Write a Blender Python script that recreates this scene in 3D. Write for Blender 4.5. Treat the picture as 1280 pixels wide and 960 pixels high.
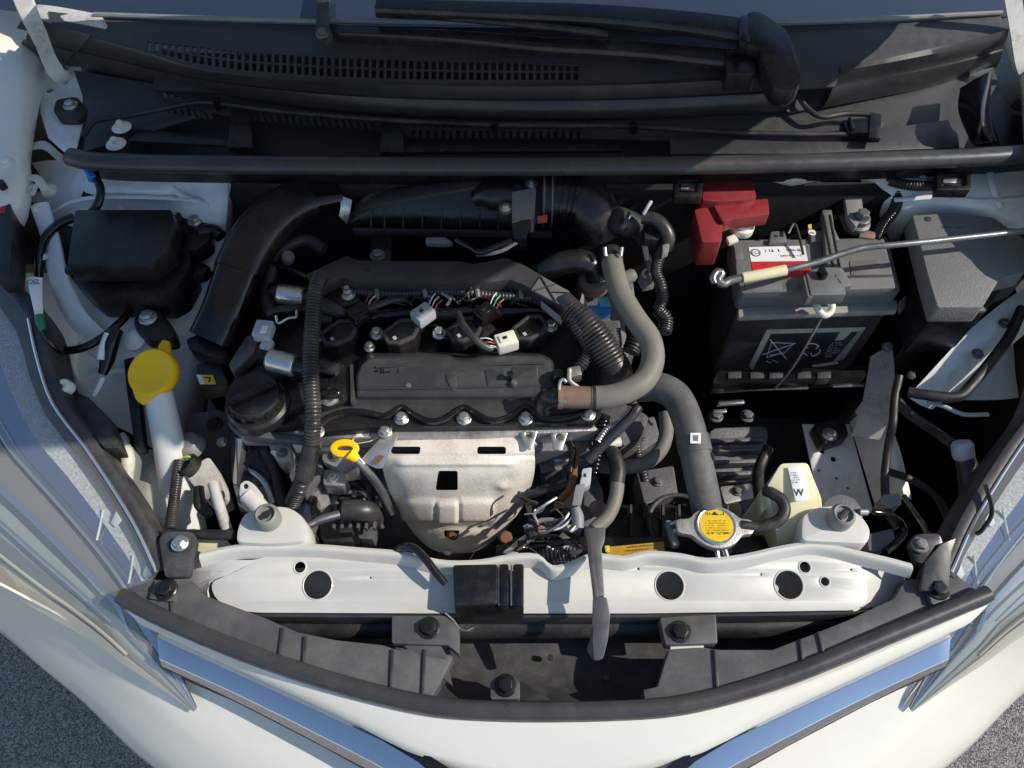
import bpy, bmesh, math, random
from mathutils import Vector, Matrix, Quaternion
random.seed(11)
for o in list(bpy.data.objects): bpy.data.objects.remove(o)
scene = bpy.context.scene
COL = scene.collection
R = math.radians

# ------------------------------------------------------------------ camera
FPX = 967.0                      # focal length in pixels of the 1280 wide photograph
PITCH = 57.5
CAM = Vector((-0.055, -0.586, 1.78))
cd = bpy.data.cameras.new('camera'); cam = bpy.data.objects.new('camera', cd); COL.objects.link(cam)
cam.location = CAM; cam.rotation_euler = (R(90-PITCH), 0, 0)
cd.sensor_width = 36; cd.lens = 36*FPX/1280; cd.clip_start = .02; cd.clip_end = 500
scene.camera = cam

# ------------------------------------------------------------------ world and sun
SUN_EL, SUN_AZ = 41.0, 6.0       # azimuth: degrees from +X towards -Y (the car's nose)
sun_dir = Vector((math.cos(R(SUN_EL))*math.cos(R(SUN_AZ)), -math.cos(R(SUN_EL))*math.sin(R(SUN_AZ)), math.sin(R(SUN_EL))))
wd = bpy.data.worlds.new('World'); scene.world = wd; wd.use_nodes = True
nt = wd.node_tree; nt.nodes.clear()
wo = nt.nodes.new('ShaderNodeOutputWorld'); bg = nt.nodes.new('ShaderNodeBackground'); sk = nt.nodes.new('ShaderNodeTexSky')
sk.sky_type = 'NISHITA'; sk.sun_disc = False; sk.sun_elevation = R(SUN_EL); sk.sun_rotation = R(90+SUN_AZ)
sk.air_density = 1.0; sk.dust_density = .3; sk.ozone_density = 1.2
bg.inputs[1].default_value = .15
nt.links.new(sk.outputs[0], bg.inputs[0]); nt.links.new(bg.outputs[0], wo.inputs[0])
sd = bpy.data.lights.new('sun', 'SUN'); sun = bpy.data.objects.new('sun', sd); COL.objects.link(sun)
sd.energy = 4.7; sd.angle = R(.53); sd.color = (1, .93, .82)
sun.rotation_euler = sun_dir.to_track_quat('Z', 'Y').to_euler(); sun.location = sun_dir*6
vs = scene.view_settings; vs.view_transform = 'Standard'; vs.look = 'None'; vs.exposure = 0.0; vs.gamma = 1
vs.use_curve_mapping = False
scene.cycles.use_denoising = True
scene.cycles.max_bounces = 8; scene.cycles.transparent_max_bounces = 12
try: scene.cycles.denoiser = 'OPENIMAGEDENOISE'
except Exception: pass

# ------------------------------------------------------------------ photo pixel -> point at a known height
fw = Vector((0, math.cos(R(PITCH)), -math.sin(R(PITCH)))); up = Vector((0, math.sin(R(PITCH)), math.cos(R(PITCH)))); rt = Vector((1, 0, 0))
def ray(px, py): return fw + rt*((px-640)/FPX) + up*((480-py)/FPX)
def V(px, py, z):
    d = ray(px, py); t = (z-CAM.z)/d.z
    return CAM + d*t
def L(pts, z=None): return [V(p[0], p[1], p[2] if len(p) > 2 else z) for p in pts]
def onplane(px, py, p0, n):
    d = ray(px, py); return CAM + d*((p0-CAM).dot(n)/d.dot(n))
def mm(px, z, py=480):            # length of a run of pixels lying at height z
    return abs(V(640+px, py, z).x - V(640, py, z).x)

# ------------------------------------------------------------------ materials
MATS = {}
def mat(name, col, rough=.5, metal=0.0, var=.18, vs_=25., bump=.06, bs=350., dirt=None, dscale=14., damt=.5, coat=0., spec=.5, alpha=1., sss=0., edge=0., cell=None, trans=0., speck=None):
    m = bpy.data.materials.new(name); m.use_nodes = True; N = m.node_tree.nodes; K = m.node_tree.links
    b = N['Principled BSDF']
    tc = N.new('ShaderNodeTexCoord')
    def noise(scale, det=4., rgh=.6):
        n = N.new('ShaderNodeTexNoise'); n.inputs['Scale'].default_value = scale; n.inputs['Detail'].default_value = det; n.inputs['Roughness'].default_value = rgh
        K.new(tc.outputs['Object'], n.inputs['Vector']); return n
    def ramp(src, a, bb, lo=0., hi=1.):
        r = N.new('ShaderNodeMapRange'); r.inputs[1].default_value = a; r.inputs[2].default_value = bb; r.inputs[3].default_value = lo; r.inputs[4].default_value = hi
        K.new(src, r.inputs[0]); return r.outputs[0]
    def mix(fac, c1, c2, mode='MIX'):
        x = N.new('ShaderNodeMix'); x.data_type = 'RGBA'; x.blend_type = mode
        if isinstance(fac, float): x.inputs[0].default_value = fac
        else: K.new(fac, x.inputs[0])
        for i, c in ((6, c1), (7, c2)):
            if isinstance(c, tuple): x.inputs[i].default_value = (*c, 1)
            else: K.new(c, x.inputs[i])
        return x.outputs[2]
    n1 = noise(vs_)
    c = mix(ramp(n1.outputs[0], .3, .7), tuple(x*(1-var) for x in col), tuple(min(1, x*(1+var)) for x in col))
    rf = None
    if dirt:
        n2 = noise(dscale, 6., .65); n3 = noise(dscale*9, 3., .6)
        f = N.new('ShaderNodeMath'); f.operation = 'MULTIPLY'
        K.new(ramp(n2.outputs[0], .42, .75), f.inputs[0]); K.new(ramp(n3.outputs[0], .3, .65, .3, 1.), f.inputs[1])
        g = N.new('ShaderNodeMath'); g.operation = 'MULTIPLY'; K.new(f.outputs[0], g.inputs[0]); g.inputs[1].default_value = damt
        c = mix(g.outputs[0], c, dirt)
        rf = g.outputs[0]
    if speck is None: speck = .5 if (max(col) < .15 and not metal and dirt) else 0.
    if speck:
        ns = noise(700., 2., .5); nm_ = noise(22., 3., .6); fs_ = N.new('ShaderNodeMath'); fs_.operation = 'MULTIPLY'
        K.new(ramp(ns.outputs[0], .66, .74, 0., speck), fs_.inputs[0]); K.new(ramp(nm_.outputs[0], .40, .62), fs_.inputs[1])
        c = mix(fs_.outputs[0], c, (.30, .28, .25))
    if cell:
        vn = N.new('ShaderNodeTexVoronoi'); vn.inputs['Scale'].default_value = cell[0]; K.new(tc.outputs['Object'], vn.inputs['Vector'])
        c = mix(ramp(vn.outputs['Distance'], 0., .6, cell[1], 0.), c, cell[2])
    K.new(c, b.inputs['Base Color'])
    b.inputs['Metallic'].default_value = metal
    nr = noise(vs_*3)
    lo, hi = max(0, rough-.10*min(1, rough*3)), min(1, rough+.10*min(1, rough*3))
    if bump: K.new(ramp(nr.outputs[0], .3, .7, lo, hi), b.inputs['Roughness'])
    else: b.inputs['Roughness'].default_value = rough
    b.inputs['Specular IOR Level'].default_value = spec
    b.inputs['Coat Weight'].default_value = coat; b.inputs['Coat Roughness'].default_value = .06
    if sss: b.inputs['Subsurface Weight'].default_value = sss; b.inputs['Subsurface Radius'].default_value = (.01, .01, .008); b.inputs['Subsurface Scale'].default_value = 1.
    if trans: b.inputs['Transmission Weight'].default_value = trans
    if bump:
        nb = noise(bs, 3.); bn = N.new('ShaderNodeBump'); bn.inputs['Strength'].default_value = bump*4; bn.inputs['Distance'].default_value = .0006
        K.new(nb.outputs[0], bn.inputs['Height']); K.new(bn.outputs[0], b.inputs['Normal'])
    MATS[name] = m
    return m
BROWN = (.13, .085, .05); DUST = (.22, .19, .155)
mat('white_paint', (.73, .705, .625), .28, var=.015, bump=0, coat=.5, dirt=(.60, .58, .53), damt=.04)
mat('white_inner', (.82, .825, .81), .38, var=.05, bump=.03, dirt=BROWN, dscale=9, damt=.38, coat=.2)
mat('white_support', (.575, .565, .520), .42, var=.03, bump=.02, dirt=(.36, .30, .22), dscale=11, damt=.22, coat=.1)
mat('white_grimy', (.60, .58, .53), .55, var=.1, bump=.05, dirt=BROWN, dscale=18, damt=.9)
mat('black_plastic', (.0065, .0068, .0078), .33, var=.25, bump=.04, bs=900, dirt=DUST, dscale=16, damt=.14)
mat('black_gloss', (.0055, .0055, .0065), .18, var=.1, bump=.015, dirt=DUST, dscale=20, damt=.06)
mat('grey_plastic', (.036, .0365, .0385), .38, var=.15, bump=.05, bs=900, dirt=DUST, dscale=18, damt=.22)
mat('step_plastic', (.026, .026, .027), .36, var=.12, bump=.05, bs=1100, dirt=DUST, dscale=10, damt=.14)
mat('void_black', (.004, .004, .0045), .7, var=.2, bump=.05)
mat('cowl_plastic', (.038, .039, .042), .42, var=.10, bump=.05, bs=1100, dirt=DUST, dscale=10, damt=.12)
mat('arm_plastic', (.078, .078, .080), .48, var=.12, bump=.05, bs=700, dirt=(.22, .21, .19), dscale=25, damt=.35)
mat('conduit', (.024, .024, .0255), .36, var=.2, bump=.05, dirt=DUST, dscale=30, damt=.35)
mat('wiper_black', (.012, .0122, .0135), .28, var=.1, bump=.03, dirt=DUST, dscale=14, damt=.15)
mat('sunlit_ledge_plastic', (.30, .29, .26), .5, var=.12, bump=.08, bs=600, dirt=DUST, dscale=20, damt=.6)  # battery plastic lightened: sunlight on the ledge painted into the colour
mat('lever_steel', (.13, .13, .135), .38, .6, var=.12, bump=.05, dirt=(.12, .10, .08), dscale=30, damt=.4)
mat('dusty_plastic', (.040, .040, .042), .62, var=.2, bump=.05, bs=700, dirt=(.20, .19, .175), dscale=40, damt=.35)
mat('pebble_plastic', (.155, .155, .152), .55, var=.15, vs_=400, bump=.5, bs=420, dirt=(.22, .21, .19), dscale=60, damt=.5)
mat('battery_plastic', (.135, .135, .133), .5, var=.12, bump=.08, bs=600, dirt=DUST, dscale=20, damt=.35)
mat('rubber', (.012, .012, .0128), .5, var=.2, bump=.06, bs=500, dirt=DUST, dscale=22, damt=.30)
mat('seal_rubber', (.040, .040, .042), .36, var=.12, bump=.04, bs=500, dirt=DUST, dscale=8, damt=.22)
mat('hose_grey', (.180, .166, .140), .62, var=.10, bump=.06, bs=400, dirt=(.11, .09, .07), dscale=16, damt=.35)
mat('hose_rust', (.23, .135, .10), .6, var=.2, bump=.06, dirt=(.2, .17, .14), dscale=20, damt=.5)
mat('hose_dark', (.082, .081, .080), .68, var=.15, bump=.10, bs=260, dirt=(.24, .22, .20), dscale=30, damt=.45)
mat('alu_cast', (.52, .51, .50), .46, .75, var=.15, bump=.20, bs=320, dirt=(.10, .075, .05), dscale=20, damt=.7)
mat('alu_dark', (.17, .17, .18), .55, .5, var=.25, bump=.25, bs=240, dirt=(.05, .042, .035), dscale=16, damt=.8)
mat('iron_dark', (.045, .043, .042), .7, .3, var=.3, bump=.2, bs=240, dirt=(.06, .04, .03), dscale=20, damt=.7)
mat('zinc', (.66, .65, .61), .34, .9, var=.1, bump=.05, dirt=(.2, .17, .12), dscale=60, damt=.4)
mat('steel_bright', (.72, .71, .68), .30, .85, var=.1, bump=.04, dirt=(.25, .2, .15), dscale=40, damt=.4)
mat('heat_shield', (.86, .79, .685), .50, .15, var=.10, vs_=60, bump=.22, bs=300, dirt=(.33, .25, .165), dscale=30, damt=.85)
mat('rod_steel', (.22, .22, .22), .35, .75, var=.1, bump=.03, dirt=DUST, dscale=40, damt=.3)
mat('chrome', (.86, .87, .89), .05, 1., var=.01, bump=0)
mat('chrome_dull', (.45, .46, .47), .25, .9, var=.05, bump=0)
mat('yellow_cap', (1.0, .56, .004), .42, var=.03, bump=.02, dirt=(.6, .36, .02), dscale=20, damt=.12)
mat('yellow_sticker', (.80, .53, .02), .4, var=.06, bump=.01, dirt=(.35, .22, .03), dscale=60, damt=.6)
mat('amber_label', (.50, .27, .015), .5, var=.15, bump=.02, dirt=(.12, .07, .02), dscale=50, damt=.8)
mat('red_plastic', (.24, .024, .028), .45, var=.08, bump=.04, dirt=(.25, .08, .07), dscale=18, damt=.4)
mat('red_print', (.52, .025, .03), .35, var=.05, bump=0)
mat('cream_plastic', (.76, .70, .46), .45, var=.05, bump=.02, dirt=(.45, .36, .18), dscale=18, damt=.35, sss=.25)
mat('milky_plastic', (.66, .67, .66), .42, var=.04, bump=.02, dirt=(.42, .33, .22), dscale=12, damt=.35, sss=.3)
mat('white_plastic', (.74, .74, .71), .45, var=.05, bump=.02, dirt=(.40, .36, .30), dscale=60, damt=.4)
mat('ivory_plastic', (.76, .73, .62), .45, var=.05, bump=.02, dirt=(.35, .3, .2), dscale=60, damt=.4)
mat('pale_grey_plastic', (.42, .43, .46), .5, var=.06, bump=.02, dirt=(.15, .13, .11), dscale=60, damt=.5)
mat('mid_grey_plastic', (.22, .22, .21), .5, var=.08, bump=.04, dirt=DUST, dscale=30, damt=.4)
mat('label_white', (.76, .76, .76), .45, var=.03, bump=0, dirt=(.35, .32, .27), dscale=40, damt=.25)
mat('label_peel', (.60, .57, .48), .4, var=.12, bump=.02, dirt=(.35, .22, .08), dscale=40, damt=.8)
mat('ink', (.02, .02, .022), .5, var=0, bump=0)
mat('ink_grey', (.14, .14, .15), .5, var=0, bump=0)
mat('blue_plastic', (.03, .22, .62), .4, var=.06, bump=.02)
mat('cyan_plastic', (.12, .50, .68), .4, var=.06, bump=.02)
mat('green_tape', (.015, .16, .075), .4, var=.1, bump=.02)
mat('wire_red', (.42, .06, .05), .4, var=.05, bump=0)
mat('wire_green', (.08, .35, .25), .4, var=.05, bump=0)
mat('wire_white', (.65, .65, .62), .4, var=.05, bump=0)
mat('wire_yellow', (.65, .6, .08), .4, var=.05, bump=0)
mat('rust', (.22, .095, .045), .8, .1, var=.35, bump=.3, bs=300, dirt=(.07, .035, .02), dscale=50, damt=.8)
mat('lamp_silver', (.62, .64, .68), .22, .9, var=.04, bump=0)
mat('lamp_speckle', (.46, .46, .46), .5, .2, var=.35, vs_=300, bump=.25, bs=500)
mat('lamp_mirror', (.48, .54, .66), .14, 1., var=.02, bump=0)
mat('lamp_grey', (.20, .205, .21), .45, .2, var=.06, bump=.02)
mat('lamp_pale', (.40, .42, .40), .35, .3, var=.05, bump=.02)
mat('lamp_beige', (.50, .46, .39), .45, .1, var=.05, bump=.02)
mat('lamp_black', (.030, .030, .032), .5, var=.1, bump=.03, dirt=DUST, dscale=25, damt=.3)
mat('windscreen_glass', (.024, .036, .062), .04, var=0, bump=0, coat=1., spec=.8)
# asphalt with stones
def asphalt():
    m = bpy.data.materials.new('asphalt'); m.use_nodes = True; N = m.node_tree.nodes; K = m.node_tree.links; b = N['Principled BSDF']
    tc = N.new('ShaderNodeTexCoord')
    v = N.new('ShaderNodeTexVoronoi'); v.inputs['Scale'].default_value = 420; K.new(tc.outputs['Object'], v.inputs['Vector'])
    n = N.new('ShaderNodeTexNoise'); n.inputs['Scale'].default_value = 60; n.inputs['Detail'].default_value = 8; K.new(tc.outputs['Object'], n.inputs['Vector'])
    cr = N.new('ShaderNodeValToRGB'); cr.color_ramp.elements[0].color = (.16, .15, .14, 1); cr.color_ramp.elements[1].color = (.80, .75, .68, 1)
    cr.color_ramp.elements[0].position = .15; cr.color_ramp.elements[1].position = 1.
    sp = N.new('ShaderNodeSeparateColor'); K.new(v.outputs['Color'], sp.inputs[0]); K.new(sp.outputs[0], cr.inputs[0])
    mx = N.new('ShaderNodeMix'); mx.data_type = 'RGBA'; mx.blend_type = 'MULTIPLY'; mx.inputs[0].default_value = .6
    K.new(cr.outputs[0], mx.inputs[6]); K.new(n.outputs[0], mx.inputs[7]); K.new(mx.outputs[2], b.inputs['Base Color'])
    b.inputs['Roughness'].default_value = .85
    bp = N.new('ShaderNodeBump'); bp.inputs['Strength'].default_value = .9; bp.inputs['Distance'].default_value = .006; bp.invert = True
    K.new(v.outputs['Distance'], bp.inputs['Height']); K.new(bp.outputs[0], b.inputs['Normal']); MATS['asphalt'] = m
asphalt()
def lens_mat():
    m = bpy.data.materials.new('lamp_lens'); m.use_nodes = True; N = m.node_tree.nodes; K = m.node_tree.links; N.clear()
    o = N.new('ShaderNodeOutputMaterial'); t = N.new('ShaderNodeBsdfTransparent'); g = N.new('ShaderNodeBsdfGlossy'); d = N.new('ShaderNodeBsdfDiffuse')
    t.inputs[0].default_value = (.94, .96, .95, 1); g.inputs['Roughness'].default_value = .05; d.inputs[0].default_value = (.72, .73, .70, 1)
    lw = N.new('ShaderNodeLayerWeight'); lw.inputs[0].default_value = .5
    pw = N.new('ShaderNodeMath'); pw.operation = 'POWER'; pw.inputs[1].default_value = 3.5; K.new(lw.outputs['Facing'], pw.inputs[0])
    f = N.new('ShaderNodeMapRange'); f.inputs[3].default_value = .07; f.inputs[4].default_value = .75; K.new(pw.outputs[0], f.inputs[0])
    m1 = N.new('ShaderNodeMixShader'); m2 = N.new('ShaderNodeMixShader'); m1.inputs[0].default_value = .10
    K.new(t.outputs[0], m1.inputs[1]); K.new(d.outputs[0], m1.inputs[2])
    K.new(f.outputs[0], m2.inputs[0]); K.new(m1.outputs[0], m2.inputs[1]); K.new(g.outputs[0], m2.inputs[2]); K.new(m2.outputs[0], o.inputs[0]); MATS['lamp_lens'] = m
lens_mat()

# ------------------------------------------------------------------ mesh helpers
WL = {}                                                   # world position of every object made
def cr(pts, n=6, closed=False):
    """Catmull-Rom through points (Vectors or tuples of numbers)."""
    P = [Vector(p) for p in pts]; out = []; m = len(P)
    rng = range(m) if closed else range(m-1)
    for i in rng:
        p1, p2 = P[i], P[(i+1) % m]
        p0 = P[i-1] if (closed or i > 0) else p1*2-p2
        p3 = P[(i+2) % m] if (closed or i+2 < m) else p2*2-p1
        for k in range(n):
            t = k/n
            out.append(((p1*2) + (p2-p0)*t + (p0*2-p1*5+p2*4-p3)*t*t + (p1*3-p0-p2*3+p3)*t**3)*.5)
    if not closed: out.append(P[-1].copy())
    return out
def fillet(poly, r, n=4):
    out = []; m = len(poly)
    for i in range(m):
        p = Vector(poly[i]); a = Vector(poly[i-1])-p; b = Vector(poly[(i+1) % m])-p
        d = min(r, a.length*.45, b.length*.45); a.normalize(); b.normalize()
        A, Bp = p+a*d, p+b*d
        for k in range(n+1):
            t = k/n; out.append(A*(1-t)**2 + p*2*t*(1-t) + Bp*t*t)
    return out
class MB:
    def __init__(s): s.bm = bmesh.new()
    def _bev(s, faces, bev, seg=2):
        if bev <= 0: return s
        es = set()
        for f in faces:
            if f.is_valid: es.update(f.edges)
        es = [e for e in es if len(e.link_faces) == 2 and e.calc_face_angle(0) > .45]
        if es: bmesh.ops.bevel(s.bm, geom=es, offset=bev, segments=seg, profile=.6, affect='EDGES', clamp_overlap=True)
        return s
    def slab(s, top, h, bev=.0015, d=None, bottom=None):
        """A prism: polygon top pushed by h along d (down by default), or joined to a given bottom polygon."""
        d = Vector(d) if d else Vector((0, 0, -1)); n = len(top)
        a = [s.bm.verts.new(p) for p in top]
        b = [s.bm.verts.new(p) for p in (bottom if bottom else [Vector(p)+d*h for p in top])]
        fs = [s.bm.faces.new(a), s.bm.faces.new(b[::-1])]
        for i in range(n):
            j = (i+1) % n; fs.append(s.bm.faces.new((a[j], a[i], b[i], b[j])))
        bmesh.ops.recalc_face_normals(s.bm, faces=fs)
        return s._bev(fs, bev)
    def box(s, c, size, rot=None, bev=.0015):
        m = rot.to_matrix() if isinstance(rot, (Quaternion,)) else (Matrix.Rotation(rot, 3, 'Z') if isinstance(rot, (float, int)) else (rot or Matrix.Identity(3)))
        x, y, z = [q/2 for q in size]; c = Vector(c)
        return s.slab([c+m@Vector(p) for p in ((-x, -y, z), (x, -y, z), (x, y, z), (-x, y, z))], size[2], bev, d=m@Vector((0, 0, -1)))
    def loft(s, rings, cap=True, bev=0, closed=True):
        vs = [[s.bm.verts.new(p) for p in r] for r in rings]; n = len(rings[0]); fs = []
        for a, b in zip(vs, vs[1:]):
            for i in range(n if closed else n-1):
                j = (i+1) % n; fs.append(s.bm.faces.new((a[i], a[j], b[j], b[i])))
        if cap and closed: fs += [s.bm.faces.new(vs[0][::-1]), s.bm.faces.new(vs[-1])]
        bmesh.ops.recalc_face_normals(s.bm, faces=fs)
        return s._bev(fs, bev)
    def tube(s, pts, r, seg=12, sub=5, corr=None, flat=None, raw=False):
        P = [Vector(p) for p in pts]; rs = r if isinstance(r, (list, tuple)) else [r]*len(P)
        if raw: C, Rr = P, list(rs)
        else:
            q = cr([(*p, rr) for p, rr in zip([tuple(x) for x in P], rs)] if False else P, sub) if len(P) > 2 else [P[0].lerp(P[1], k/sub) for k in range(sub+1)]
            C = q; Rr = []
            for i in range(len(C)):
                f = i/sub; k = min(int(f), len(rs)-2); t = f-k; Rr.append(rs[k]*(1-t)+rs[k+1]*t)
        if corr:
            pitch, amp = corr; C2 = []; R2 = []; acc = 0
            tot = sum((b-a).length for a, b in zip(C, C[1:])); n = max(2, int(tot/pitch))*4
            cum = [0]
            for a, b in zip(C, C[1:]): cum.append(cum[-1]+(b-a).length)
            k = 0
            for i in range(n+1):
                d = tot*i/n
                while k < len(cum)-2 and cum[k+1] < d: k += 1
                t = (d-cum[k])/max(1e-9, cum[k+1]-cum[k]); C2.append(C[k].lerp(C[k+1], min(1, t)))
                R2.append((Rr[k]*(1-t)+Rr[k+1]*t)*(1+amp*(1, .75, -1, .75)[i % 4] if i % 4 != 2 else 1-amp))
            C, Rr = C2, R2
        n = len(C); tg = [(C[min(i+1, n-1)]-C[max(i-1, 0)]).normalized() for i in range(n)]
        ref = Vector((0, 0, 1)) if abs(tg[0].z) < .9 else Vector((0, 1, 0))
        u = (ref-tg[0]*ref.dot(tg[0])).normalized(); rings = []
        for i in range(n):
            u = (u-tg[i]*u.dot(tg[i])).normalized(); w = tg[i].cross(u)
            fx, fy = flat if flat else (1, 1)
            rings.append([C[i]+(u*math.cos(a)*fy+w*math.sin(a)*fx)*Rr[i] for a in [2*math.pi*k/seg for k in range(seg)]])
        return s.loft(rings)
    def cyl(s, p0, p1, r0, r1=None, seg=18, bev=0.):
        p0, p1 = Vector(p0), Vector(p1); r1 = r0 if r1 is None else r1; t = (p1-p0).normalized()
        return s.lathe(p0, t, [(r0, 0), (r1, (p1-p0).length)], seg, bev)
    def lathe(s, p, axis, prof, seg=20, bev=0., phase=0.):
        axis = Vector(axis).normalized(); p = Vector(p)
        ref = Vector((0, 0, 1)) if abs(axis.z) < .9 else Vector((0, 1, 0))
        u = (ref-axis*ref.dot(axis)).normalized(); w = axis.cross(u)
        return s.loft([[p+axis*h+(u*math.cos(a)+w*math.sin(a))*max(r, 1e-5) for a in [phase+2*math.pi*k/seg for k in range(seg)]] for r, h in prof], bev=bev)
    def sheet(s, rows, th=.0015, sub=3, wob=0.):
        """A curved panel through a grid of points, with thickness."""
        if sub > 1:
            rows = [cr(r, sub) for r in rows]
            cols = [cr([r[i] for r in rows], sub) for i in range(len(rows[0]))]
            rows = [[c[j] for c in cols] for j in range(len(cols[0]))]
        vs = [[s.bm.verts.new(p) for p in r] for r in rows]; fs = []
        for a, b in zip(vs, vs[1:]):
            for i in range(len(a)-1): fs.append(s.bm.faces.new((a[i], a[i+1], b[i+1], b[i])))
        bmesh.ops.recalc_face_normals(s.bm, faces=fs)
        if sum(f.normal.z*f.calc_area() for f in fs) < 0: bmesh.ops.reverse_faces(s.bm, faces=fs)
        if th: bmesh.ops.solidify(s.bm, geom=fs, thickness=th)
        return s
    def add_mesh(s, me, mw=None):
        n0 = len(s.bm.verts); s.bm.from_mesh(me); s.bm.verts.ensure_lookup_table()
        if mw is not None: bmesh.ops.transform(s.bm, matrix=mw, verts=s.bm.verts[n0:])
        return s
    def mirror(s):
        for v in s.bm.verts: v.co.x = -v.co.x
        bmesh.ops.reverse_faces(s.bm, faces=s.bm.faces[:]); return s
    def copy(s):
        n = MB(); n.bm.free(); n.bm = s.bm.copy(); return n
    def make(s, name, m, parent=None, label=None, cat=None, group=None, kind=None, ang=38):
        me = bpy.data.meshes.new(name); s.bm.to_mesh(me); s.bm.free()
        xs = [v.co for v in me.vertices]
        lo = Vector([min(v[i] for v in xs) for i in range(3)]); hi = Vector([max(v[i] for v in xs) for i in range(3)])
        c = (lo+hi)/2
        if parent is None: c.z = lo.z
        me.transform(Matrix.Translation(-c))
        me.polygons.foreach_set('use_smooth', [True]*len(me.polygons)); me.set_sharp_from_angle(angle=R(ang))
        me.materials.append(MATS[m]); return put(name, me, c, parent, label, cat, group, kind)
def put(name, data, world, parent=None, label=None, cat=None, group=None, kind=None, rot=None):
    o = bpy.data.objects.new(name, data); COL.objects.link(o)
    w = Vector(world); WL[o.name] = w
    if parent: o.parent = parent; o.location = w-WL[parent.name]
    else: o.location = w
    if rot: o.rotation_mode = 'QUATERNION'; o.rotation_quaternion = rot
    if label: o['label'] = label
    if cat: o['category'] = cat
    if group: o['group'] = group
    if kind: o['kind'] = kind
    return o
def thing(name, label, cat, loc, group=None): return put(name, None, loc, None, label, cat, group)
# plates with holes: a filled 2D curve turned into a mesh
def plate(outer, holes, p0, n, th=.003, bev=.0008, xaxis=(1, 0, 0)):
    """outer and holes are lists of world points on the plane (p0, n); th is the thickness behind the face."""
    n = Vector(n).normalized(); x = Vector(xaxis); x = (x-n*x.dot(n)).normalized(); y = n.cross(x)
    M = Matrix((x, y, n)).transposed().to_4x4(); M.translation = Vector(p0)-n*(th/2)
    c = bpy.data.curves.new('c', 'CURVE'); c.dimensions = '2D'; c.fill_mode = 'BOTH'; c.extrude = max(0, th/2-bev); c.bevel_depth = bev; c.bevel_resolution = 1; c.offset = -bev if bev else 0
    for poly in [outer]+holes:
        sp = c.splines.new('POLY'); sp.points.add(len(poly)-1); sp.use_cyclic_u = True
        for q, p in zip(sp.points, poly):
            d = Vector(p)-Vector(p0); q.co = (d.dot(x), d.dot(y), 0, 1)
    o = bpy.data.objects.new('c', c); COL.objects.link(o)
    me = bpy.data.meshes.new_from_object(o.evaluated_get(bpy.context.evaluated_depsgraph_get()))
    bpy.data.objects.remove(o); bpy.data.curves.remove(c)
    b = MB(); b.add_mesh(me, M); bpy.data.meshes.remove(me); bmesh.ops.remove_doubles(b.bm, verts=b.bm.verts[:], dist=1e-6)
    return b
def ring(c, n, r, k=20, sx=1., xaxis=(1, 0, 0)):
    n = Vector(n).normalized(); x = Vector(xaxis); x = (x-n*x.dot(n)).normalized(); y = n.cross(x)
    return [Vector(c)+x*(r*sx*math.cos(2*math.pi*i/k))+y*(r*math.sin(2*math.pi*i/k)) for i in range(k)]
def text(s, p, n, x, size, m, parent, name='lettering', th=.0003):
    c = bpy.data.curves.new('t', 'FONT'); c.body = s; c.size = size; c.extrude = th; c.align_x = 'CENTER'; c.align_y = 'CENTER'
    o = bpy.data.objects.new('t', c); COL.objects.link(o); me = bpy.data.meshes.new_from_object(o.evaluated_get(bpy.context.evaluated_depsgraph_get()))
    bpy.data.objects.remove(o); bpy.data.curves.remove(c)
    n = Vector(n).normalized(); x = Vector(x); x = (x-n*x.dot(n)).normalized(); y = n.cross(x)
    M = Matrix((x, y, n)).transposed().to_4x4(); M.translation = Vector(p)
    b = MB(); b.add_mesh(me, M); bpy.data.meshes.remove(me)
    return b.make(name, m, parent)
def scribble(p, n, x, w, h, rows, m, parent, name='print', seed=1, fill=.62, th=.0003, ragged=.3):
    """Rows of small strokes: print too blurred to read."""
    rg = random.Random(seed); n = Vector(n).normalized(); x = Vector(x); x = (x-n*x.dot(n)).normalized(); y = n.cross(x); b = MB()
    for r in range(rows):
        yy = h/2-h*(r+.5)/rows; xx = -w/2+rg.random()*ragged*w*.3; end = w/2-rg.random()*ragged*w
        lh = h/rows*fill
        while xx < end:
            cw = lh*rg.uniform(.35, .8)
            if rg.random() < .85:
                for q in range(rg.choice((1, 2, 2))):
                    if rg.random() < .5: rc = (xx+cw*rg.random()*.7, yy-lh/2, cw*.3, lh)
                    else: rc = (xx, yy-lh/2+lh*.7*rg.random(), cw, lh*.28)
                    c0 = Vector(p)+x*rc[0]+y*rc[1]+n*th
                    b.slab([c0, c0+x*rc[2], c0+x*rc[2]+y*rc[3], c0+y*rc[3]], th, 0, d=-n)
            xx += cw*1.35
    return b.make(name, m, parent)
BOLTS = {}
def bolt(p, r=.006, parent=None, axis=(0, 0, 1), m='zinc', h=None, name='bolt', flange=True):
    h = h or r*.75; key = (round(r, 4), round(h, 4), m, flange)
    if key not in BOLTS:
        b = MB(); k = 0
        if flange: b.lathe((0, 0, 0), (0, 0, 1), [(r*1.25, -.002), (r*1.25, r*.10), (r*1.1, r*.22)], 18); k = r*.2
        b.lathe((0, 0, k*.5), (0, 0, 1), [(r*.88, 0), (r*.88, h*.85), (r*.74, h)], 6, .0003)
        b.lathe((0, 0, k*.5+h-.0004), (0, 0, 1), [(r*.5, 0), (r*.46, .0009)], 12)
        me = bpy.data.meshes.new('bolt'); b.bm.to_mesh(me); b.bm.free(); me.polygons.foreach_set('use_smooth', [True]*len(me.polygons)); me.set_sharp_from_angle(angle=R(30)); me.materials.append(MATS[m]); BOLTS[key] = me
    q = Vector((0, 0, 1)).rotation_difference(Vector(axis)) @ Quaternion((0, 0, 1), random.random()*2)
    return put(name, BOLTS[key], p, parent, rot=q)
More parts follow.
